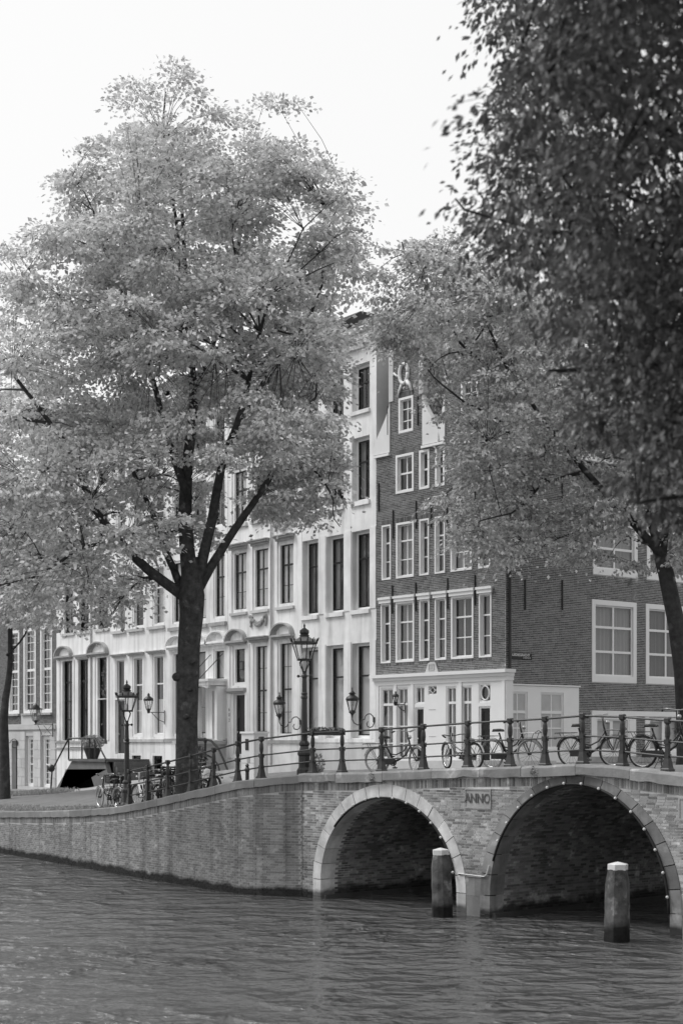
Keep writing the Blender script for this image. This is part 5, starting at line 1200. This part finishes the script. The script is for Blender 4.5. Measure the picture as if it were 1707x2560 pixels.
bicycle(row_w(-36.6, -2.2, 1.16), .9, 'dark bicycle standing before the far left brick house', lean=.04)

# ------------------------------------------------------------------ trees
def inside(poly, x, y):
    r = np.zeros(len(x), bool); n = len(poly); j = n - 1
    for i in range(n):
        xi, yi = poly[i]; xj, yj = poly[j]
        c = ((yi > y) != (yj > y)) & (x < (xj - xi) * (y - yi) / (yj - yi + 1e-12) + xi); r ^= c; j = i
    return r
def w3(base, u, d, z): return (base[0] + RT[0] * u + FW[0] * d, base[1] + RT[1] * u + FW[1] * d, z)
def make_tree(name, label, base, poly, half, limbs, nspray, per, rad, leaf, wid, lm, bm, seed, trunk, thr=-.12, nscale=.55, droop=.5, nclus=60, bark_n=12, elong=1.0, twig=.012, dmul=1.0, thick=1.0, keep=None, dsh=0.0, flat=.24, extra=()):
    """Crown outline `poly` = (sideways, height) as seen across the canal; half(u,z) = half depth of the crown.
    Sprays of leaves hang on twigs, twigs on boughs, boughs on the limbs."""
    rs = np.random.default_rng(seed); rr = random.Random(seed)
    t_ = thing(name, label, 'tree', base, 0, 'elm trees along the canal', origin=base)
    # limbs
    trk = MB(); net = []
    def wob(P): return P
    tp = [Vector(w3(base, u, d, z)) for u, d, z, r in trunk]; rad_t = [r for *_, r in trunk]
    m_t = MB().tube(tp, rad_t, bark_n)
    rr2 = random.Random(seed + 1)
    m_t.v = [((Vector(q) + Vector((rr2.uniform(-1, 1), rr2.uniform(-1, 1), 0)) * .012 * thick)[:]) for q in m_t.v]
    m_t.build('trunk', bm, t_, True)
    for lb in limbs:
        pts, r0, r1, dend = lb; P = []
        n = len(pts)
        for i in range(n - 1):
            for q in range(4):
                f = (i + q / 4) / (n - 1); a, b = pts[i], pts[i + 1]; g = q / 4
                u, z = a[0] + (b[0] - a[0]) * g, a[1] + (b[1] - a[1]) * g
                P.append((w3(base, u + .10 * math.sin(f * 9 + seed), dend * f ** 1.2 + .12 * math.sin(f * 7 + u), z), r0 + (r1 - r0) * f ** .8))
        P.append((w3(base, pts[-1][0], dend, pts[-1][1]), r1))
        MB().tube([p for p, _ in P], [r for _, r in P], 8).build('limb', bm, t_, True)
        net += [(Vector(p), r) for p, r in P[3:]]
    netp = np.array([p[:] for p, _ in net]); netr = np.array([r for _, r in net])
    # spray centres
    us = [p[0] for p in poly]; zs = [p[1] for p in poly]; C = []; tries = 0
    while len(C) < nspray and tries < 60:
        tries += 1; n = nspray
        u = rs.uniform(min(us), max(us), n); z = rs.uniform(min(zs), max(zs), n); ok = inside(poly, u, z)
        d = rs.uniform(-1, 1, n)
        for a, b, dd in zip(u[ok], z[ok], d[ok]):
            h_ = half(a, b)
            if h_ <= 0: continue
            p = Vector((a * nscale, dd * h_ * nscale, b * nscale * 1.25 + seed))
            if noise.noise(p) + .5 * noise.noise(p * 2.3) < thr: continue
            if keep and rr.random() > keep(a, dd * h_, b): continue
            C.append((a, dd * h_ + dsh * (h_ / 4.6), b))
            if len(C) >= nspray: break
    C += list(extra); Cw = np.array([w3(base, *c) for c in C])
    # boughs and twigs
    idx = rs.choice(len(Cw), min(nclus, len(Cw)), replace=False); seeds = Cw[idx].copy(); bg = MB(); tw_ = MB()
    segs = []
    for s_ in seeds:
        dv = netp - s_; dd = np.sqrt((dv ** 2).sum(1)) + np.maximum(0, netp[:, 2] - s_[2]) * .8; k_ = int(dd.argmin()); a = Vector(netp[k_]); b = Vector(s_); L_ = (b - a).length
        if L_ < .3: segs += [a, b]; continue
        mid = (a + b) / 2 + Vector((rr.uniform(-.1, .1), rr.uniform(-.1, .1), .10)) * L_; r0 = min(netr[k_] * .7, .012 + .014 * L_)
        pts = [a, a * .55 + mid * .45, mid, mid * .5 + b * .5 + Vector((0, 0, .03 * L_)), b]
        bg.tube(pts, [r0, r0 * .85, r0 * .65, r0 * .45, r0 * .3], 5, False); segs += pts[1:]
    bg.build('boughs', bm, t_, True, 'stuff')
    sg_ = np.array([p[:] for p in segs])
    outd = np.zeros_like(Cw)
    for i, c in enumerate(Cw):
        dv = sg_ - c; dd = (dv ** 2).sum(1); k_ = int(dd.argmin()); a = Vector(sg_[k_]); b = Vector(c); o = b - a; outd[i] = (o.normalized() if o.length > .05 else Vector((rr.uniform(-1, 1), rr.uniform(-1, 1), 0)))[:]
        mid = (a + b) / 2 + Vector((0, 0, .08 * o.length)); tw_.tube([a, mid, b + o.normalized() * rad * .6 if o.length > 0 else b], [twig, twig * .7, twig * .4], 3, False)
    tw_.build('twigs', bm, t_, kind='stuff')
    ns = len(Cw); n = ns * per
    ctr = np.repeat(Cw, per, 0); od = np.repeat(outd, per, 0)
    off = rs.normal(size=(n, 3)) * np.array((1, 1, flat)) * rad * np.repeat(rs.uniform(.6, 1.35, ns), per)[:, None] * .62
    off[:, 2] -= (off[:, 0] ** 2 + off[:, 1] ** 2) * droop * .5 / max(rad, .1)
    p = ctr + off
    t = off * np.array((1, 1, .2)) / (np.linalg.norm(off[:, :2], axis=1)[:, None] + .05) + od * .5 + rs.normal(size=(n, 3)) * .45; t[:, 2] -= droop * rs.uniform(.2, 1.5, n)
    t /= np.linalg.norm(t, axis=1)[:, None]
    up = rs.normal(size=(n, 3)) * .7 + np.array((0, 0, .8)); s_ = np.cross(t, up); s_ /= np.linalg.norm(s_, axis=1)[:, None] + 1e-9; nn_ = np.cross(s_, t)
    Ls = (leaf * rs.uniform(.6, 1.25, n))[:, None]; Ws = Ls * (wid / leaf) * .5
    cup = rs.uniform(.05, .35, n)[:, None] * Ws
    V = np.stack([p, p + t * Ls * .5 + s_ * Ws + nn_ * cup, p + t * Ls, p + t * Ls * .5 - s_ * Ws + nn_ * cup], 1).reshape(-1, 3)
    b0 = np.arange(n)[:, None] * 4
    F = np.concatenate([b0 + np.array([[0, 1, 2]]), b0 + np.array([[0, 2, 3]])], 0)
    np_mesh('crown', V, F, lm, t_, kind='stuff')
    return t_
# the big elm on the quay
A_poly = [(-1.61,23.25),(-1.03,23.95),(-0.09,23.77),(0.26,22.90),(0.96,22.78),(1.66,22.31),(2.01,22.78),(3.42,22.54),(3.65,21.73),(4.24,21.73),(4.70,21.02),(5.00,20.20),(5.23,19.15),(5.3,17.51),(5.1,16.4),(4.7,15.4),(4.5,14.4),(4.4,13.30),(4.70,12.25),(4.47,11.08),(3.77,10.6),(2.60,10.7),(1.90,11.0),(0.96,10.5),(0.49,9.9),(-0.44,9.9),(-1.15,9.2),(-1.73,8.5),(-2.67,7.75),(-3.49,7.1),(-4.54,7.33),(-5.83,7.45),(-7.00,8.15),(-7.23,15.17),(-6.29,18.68),(-5.42,19.62),(-4.66,19.15),(-4.07,19.39),(-3.95,20.56),(-3.72,21.02),(-2.90,21.37),(-2.96,22.78),(-2.43,22.90),(-1.97,22.19)]
A_poly = [(u * .94, z - .95 * max(0, min(1, (z - 14) / 6))) for u, z in A_poly]
A_l = [([(-.15,8.21),(-1.15,9.03),(-2.08,9.91),(-2.84,10.73),(-3.49,12.48),(-4.31,13.77),(-5.12,14.82)], .17, .04, -1.6), ([(-.15,8.27),(-.44,9.09),(-1.03,10.14),(-1.50,11.20),(-1.97,12.48),(-2.43,13.54)], .14, .04, 1.8),
       ([(.0,8.27),(-.09,10.49),(-.09,12.25),(-.02,14.0),(-.09,15.41),(-.14,18.68),(-.27,21.26)], .27, .03, .3), ([(.12,8.39),(.73,10.49),(.98,12.25),(1.43,13.42),(1.90,14.59),(2.48,16.58)], .19, .04, -1.9),
       ([(.20,8.5),(.96,9.56),(1.66,10.73),(2.36,11.9),(2.95,12.95),(3.65,13.89)], .16, .04, -.8), ([(-.07,11.08),(-.56,12.83),(-.97,14.0),(-1.5,15.41),(-1.97,17.28),(-2.67,19.15)], .13, .03, -1.2),
       ([(-.02,14.0),(.61,15.41),(.96,17.28),(1.43,19.39),(2.01,21.02)], .11, .03, 1.5), ([(-.09,15.41),(-.35,17.51),(-.56,19.85),(-.68,22.78)], .09, .02, -.6), ([(2.36,11.9),(3.53,12.01),(4.12,10.96),(4.35,10.14)], .05, .012, -1.2),
       ([(-2.08,9.91),(-3.25,9.56),(-4.42,8.74),(-5.36,8.39)], .07, .02, -1.6), ([(1.43,13.42),(2.83,15.41),(3.77,17.51),(4.24,19.85)], .09, .02, .8), ([(-1.5,15.41),(-3.02,16.34),(-4.42,17.51),(-5.24,18.68)], .08, .02, .9)]
A_b = (-41.1, 22.82, 2.30)
A_t = [(-.09, 0, 2.0, .50), (-.09, 0, 2.5, .39), (-.12, 0, 3.2, .335), (-.13, .0, 4.6, .32), (-.09, 0, 5.8, .315), (-.04, 0, 6.9, .32), (.0, 0, 7.7, .35), (.02, 0, 8.3, .40), (.02, 0, 8.9, .30), (0, 0, 9.4, .2)]
def keepA(u, d, z):
    k_ = 1.0
    if z < 11.5: k_ *= .62
    if abs(u - .4) < 1.5 and 8.2 < z < 14.5 and d < .6: k_ *= .35
    if u < -3.6 and z > 14.5: k_ *= .5
    if z > 19: k_ *= .75
    return k_
tA = make_tree('elm_tree', 'tall full elm on the quay by the railing, its trunk forking into many limbs', A_b, A_poly, lambda u, z: 4.6 * math.sqrt(max(0, 1 - ((z - 14.6) / 10.2) ** 2)) * math.sqrt(max(.05, 1 - (u / 8.2) ** 2)), A_l, 1750, 98, .47, .145, .10, 'leaf_main', 'bark', 3, A_t, thr=.13, nscale=.56, droop=.4, nclus=110, thick=2, keep=keepA)
# burrs and knots on its trunk
for u, z, r in ((-.30, 5.9, .17), (.10, 5.55, .10), (-.02, 4.75, .11), (.2, 6.35, .08)):
    x, y, _ = w3(A_b, -.08 + u, -.27 if abs(u) < .3 else -.12, z); MB().ball((x, y, z), r, 9, 6, (1, 1, .8)).ball((x + .03, y - .08, z - .03), r * .6, 8, 5).build('burr', 'bark', tA, True)
# tree behind the bridge, leaning in from the right
B_poly = [(-9.86,19.0),(-9.05,20.0),(-8.18,20.62),(-6.69,20.62),(-5.19,19.62),(-3.32,18.38),(-1.46,17.76),(1.03,17.13),(3.52,15.89),(4.15,12.15),(2.90,9.66),(0.41,9.3),(-0.96,9.6),(-1.71,9.5),(-2.95,9.8),(-3.70,9.7),(-4.82,9.8),(-5.19,9.3),(-6.06,9.6),(-6.81,9.8),(-7.3,10.4),(-7.6,11.6),(-7.75,13.15),(-7.9,14.6),(-8.2,16.0),(-9.6,16.4),(-9.92,17.4)]
B_poly = [(u, z - .8 * max(0, min(1, (z - 16) / 3))) for u, z in B_poly]
B_l = [([(-.83,9.79),(-1.95,11.16),(-3.32,12.4),(-4.82,14.02),(-5.69,15.39),(-6.5,17.26)], .15, .03, -1.5), ([(-.96,10.04),(-1.21,12.15),(-1.71,14.64),(-2.7,17.13)], .14, .03, 1.2), ([(-4.82,14.02),(-5.81,13.9),(-7.06,14.27),(-8.18,15.14)], .07, .02, -2.0),
       ([(-5.69,15.39),(-7.06,16.39),(-8.18,17.88),(-8.93,19.13)], .06, .02, -1.4), ([(-3.32,12.4),(-4.57,11.91),(-5.69,10.91),(-6.69,10.54)], .06, .015, -2.2), ([(-.83,9.79),(-.21,12.15),(.78,14.02),(1.66,15.89)], .13, .03, .6), ([(-.96,10.04),(-1.95,10.41),(-3.45,10.54),(-4.69,9.91)], .05, .012, -1.2)]
make_tree('elm_tree', 'elm beyond the bridge leaning left from the right edge, before the brick corner house', (-35.02, 37.01, 3.25), B_poly, lambda u, z: 3.0 * math.sqrt(max(.05, 1 - ((z - 14.5) / 7) ** 2)), B_l, 1250, 96, .44, .14, .095, 'leaf_mid', 'bark_dark', 9,
          [(0, 0, 3.0, .42), (0, 0, 3.5, .33), (-.06, 0, 5.0, .29), (-.14, 0, 6.2, .28), (-.34, 0, 7.67, .27), (-.68, 0, 9.29, .25), (-.96, 0, 10.16, .18)], thr=.12, nscale=.6, droop=.6, nclus=80, keep=lambda u, d, z: .45 if (u < -6.9 and 12 < z < 16.5) else (.7 if z > 18 else (.45 if u > -3.4 and z < 12 else 1)))
# near elm on this side, its crown hanging into the picture from the right
C_poly = [(-5.42,11.71),(-5.37,11.18),(-5.19,10.73),(-5.29,10.43),(-5.22,10.09),(-5.52,10.00),(-5.49,9.75),(-5.50,9.42),(-5.80,9.30),(-5.65,9.12),(-5.39,8.95),(-5.16,8.50),(-4.91,8.20),(-4.86,7.70),(-4.51,7.20),(-4.51,6.95),(-4.20,6.75),(-4.20,6.50),(-3.95,6.35),(-3.70,6.15),(-3.30,6.05),(-2.90,5.95),(-1.75,6.00),(2.75,7.40),(3.50,10.96),(1.25,13.58),(-2.50,14.33),(-4.91,13.21)]
C_l = [([(0,7.0),(.1,8.8),(-.6,10.6),(-1.6,11.6),(-2.8,12.2)], .14, .03, -8.5), ([(0,7.0),(.2,9.0),(-1.2,11.0),(-3.4,12.0),(-5.2,12.4)], .13, .03, -5.0), ([(0,5.6),(-1.2,7.2),(-2.6,8.6),(-3.9,9.6),(-5.2,10.2)], .16, .02, -.6), ([(0,6.2),(-1.5,6.9),(-2.8,7.5),(-3.9,7.65),(-4.8,7.6)], .12, .015, .5), ([(0,6.8),(-.8,9.0),(-2.0,10.8),(-3.6,12.0),(-4.8,12.4)], .17, .02, .3), ([(0,7),(.4,9.2),(.6,11.0),(.4,12.8)], .18, .03, -.2),  # the first limbs carry the unseen sprays added for shade
       ([(0,6.4),(1.2,7.8),(2.2,9.4),(2.8,10.8)], .14, .03, .4), ([(-1.2,7.2),(-2.4,6.7),(-3.4,6.3),(-4.2,6.1)], .06, .012, -.9), ([(-2.6,8.6),(-3.8,8.7),(-5.0,8.9),(-5.7,9.3)], .05, .01, .6)]
MB().add([w3((0, 0), a, b, z) for z in (-1, 2.75) for a, b in ((4.7, 5), (16, 5), (16, 18), (4.7, 18))], [(4, 5, 6, 7), (0, 1, 5, 4), (1, 2, 6, 5), (2, 3, 7, 6), (3, 0, 4, 7)]).build('near_quay_ground', 'pavement', kind='structure')
SHADE_C = []; rx = random.Random(5)  # unseen leaf sprays added above the view to shade the near crown
while len(SHADE_C) < 1500:
    u, d, z = rx.uniform(-7.5, 1.5), rx.uniform(-10.5, -3), rx.uniform(9.0, 13.2)
    if z > 4 + .464 * (15 + d) + 1.3: SHADE_C.append((u, d, z))
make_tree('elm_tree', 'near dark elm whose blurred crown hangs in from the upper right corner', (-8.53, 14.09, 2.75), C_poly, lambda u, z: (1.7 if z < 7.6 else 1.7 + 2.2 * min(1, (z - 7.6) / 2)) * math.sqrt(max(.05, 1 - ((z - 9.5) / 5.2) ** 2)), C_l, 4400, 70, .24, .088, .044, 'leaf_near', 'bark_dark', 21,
          [(0, 0, 2.5, .36), (0, 0, 3.0, .28), (0, 0, 4.5, .25), (0, 0, 5.6, .24), (0, 0, 6.6, .22), (.05, 0, 7.2, .16)], thr=-.17, nscale=1.0, droop=1.0, nclus=140, twig=.006, dsh=-1.6, flat=.4, extra=SHADE_C)  # upper crown deepened towards the camera so that it shades itself
# slim tree at the left edge
D_poly = [(-4.59,19.82),(-.89,20.56),(.96,19.08),(2.26,16.49),(2.90,13.34),(2.63,11.12),(1.89,9.46),(.96,8.72),(.22,9.27),(-2.0,8.72),(-4.59,10.57)]
make_tree('elm_tree', 'slim pale-leaved tree at the left edge before the far left brick house', (-66.5, 27.6, 1.5), D_poly, lambda u, z: 2.6 * math.sqrt(max(.05, 1 - ((z - 14.5) / 7) ** 2)),
          [([(.05,5.8),(.11,7.79),(.22,11.49),(.26,14.27),(.22,17.04)], .17, .03, .2), ([(.1,7.8),(1.0,9.0),(1.7,10.6),(2.2,12.4)], .05, .012, -.6), ([(.15,9.5),(-.9,11.4),(-1.6,13.6)], .06, .012, .6), ([(.2,11.5),(1.1,13.2),(1.6,15.6)], .05, .012, -.4)], 420, 84, .5, .15, .10, 'leaf_far', 'bark_dark', 31,
          [(0, 0, 1.0, .34), (0, 0, 1.6, .26), (-.03, 0, 3.4, .22), (-.06, 0, 5.0, .19), (.05, 0, 6.2, .15)], thr=-.1, nscale=.5, nclus=40)

# ------------------------------------------------------------------ ground cover and weeds
def tufts(name, pts, n_per, h, material, seed, spread=.12):
    rs = np.random.default_rng(seed); P = np.repeat(np.array(pts), n_per, 0); n = len(P)
    P = P + rs.normal(size=(n, 3)) * np.array((spread, spread, 0)); a = rs.uniform(0, 6.28, n); le = rs.uniform(.1, .7, n); hh = h * rs.uniform(.4, 1.2, n)
    d = np.stack([np.cos(a), np.sin(a), np.zeros(n)], 1); s_ = np.stack([-np.sin(a), np.cos(a), np.zeros(n)], 1) * .007
    V = np.stack([P - s_, P + s_, P + d * (le * hh * .4)[:, None] + np.array((0, 0, 1)) * (hh * .7)[:, None] + s_ * .7, P + d * (le * hh)[:, None] + np.array((0, 0, 1)) * (hh * (1 - .35 * le))[:, None]], 1).reshape(-1, 3)
    return np_mesh(name, V, np.arange(n * 4).reshape(-1, 4), material, None, kind='stuff')
gp = []
for i in range(300):
    X = R.uniform(-60, -40.2); (x, y), d = qat(qs_of(X)); o_ = R.uniform(.42, 1.0) + R.random() ** 2 * 1.5; gp.append((x - d[1] * o_, y + d[0] * o_, street_z(x, y + o_)))
tag(tufts('grass', gp, 14, .17, 'grass', 1), 'dry grass growing behind the quay coping', 'grass')
hp = [(R.uniform(-92, -66), 30.2 + R.uniform(-.5, .5), 0) for _ in range(420)]; hp = [(x, y, street_z(x, y)) for x, y, _ in hp]
hb_ = tufts('ground_cover', hp, 18, .26, 'grass', 2, .25); tag(hb_, 'low strip of ground cover before the far left house', 'ground cover')
for bx, lab in ((7.25, 'small weed rooted in the coping left of the middle arch'), (2.0, 'small weed on the coping under the leftmost bridge bicycle')):
    wv = thing('weed', lab, 'plant', bw_(bx, -.12, cz(bx) - .1), 0, 'weeds on the bridge coping'); foliage('leaves', wv, (0, 0, -.02), (.12, .08, .12), 60, .04, 'grass', int(bx)); MB().tube([(0, .02, -.14), (0, 0, 0)], .006, 4).build('stem', 'bark_dark', wv)
wv = thing('weed', 'tall weed growing beside the foot of the lamp post', 'plant', (-34.55, 22.95, 3.15), 0, 'weeds on the bridge coping'); foliage('leaves', wv, (0, 0, .28), (.16, .16, .3), 150, .05, 'grass', 5); MB().tube([(0, 0, -.05), (.02, 0, .45)], .008, 4).build('stem', 'bark_dark', wv)
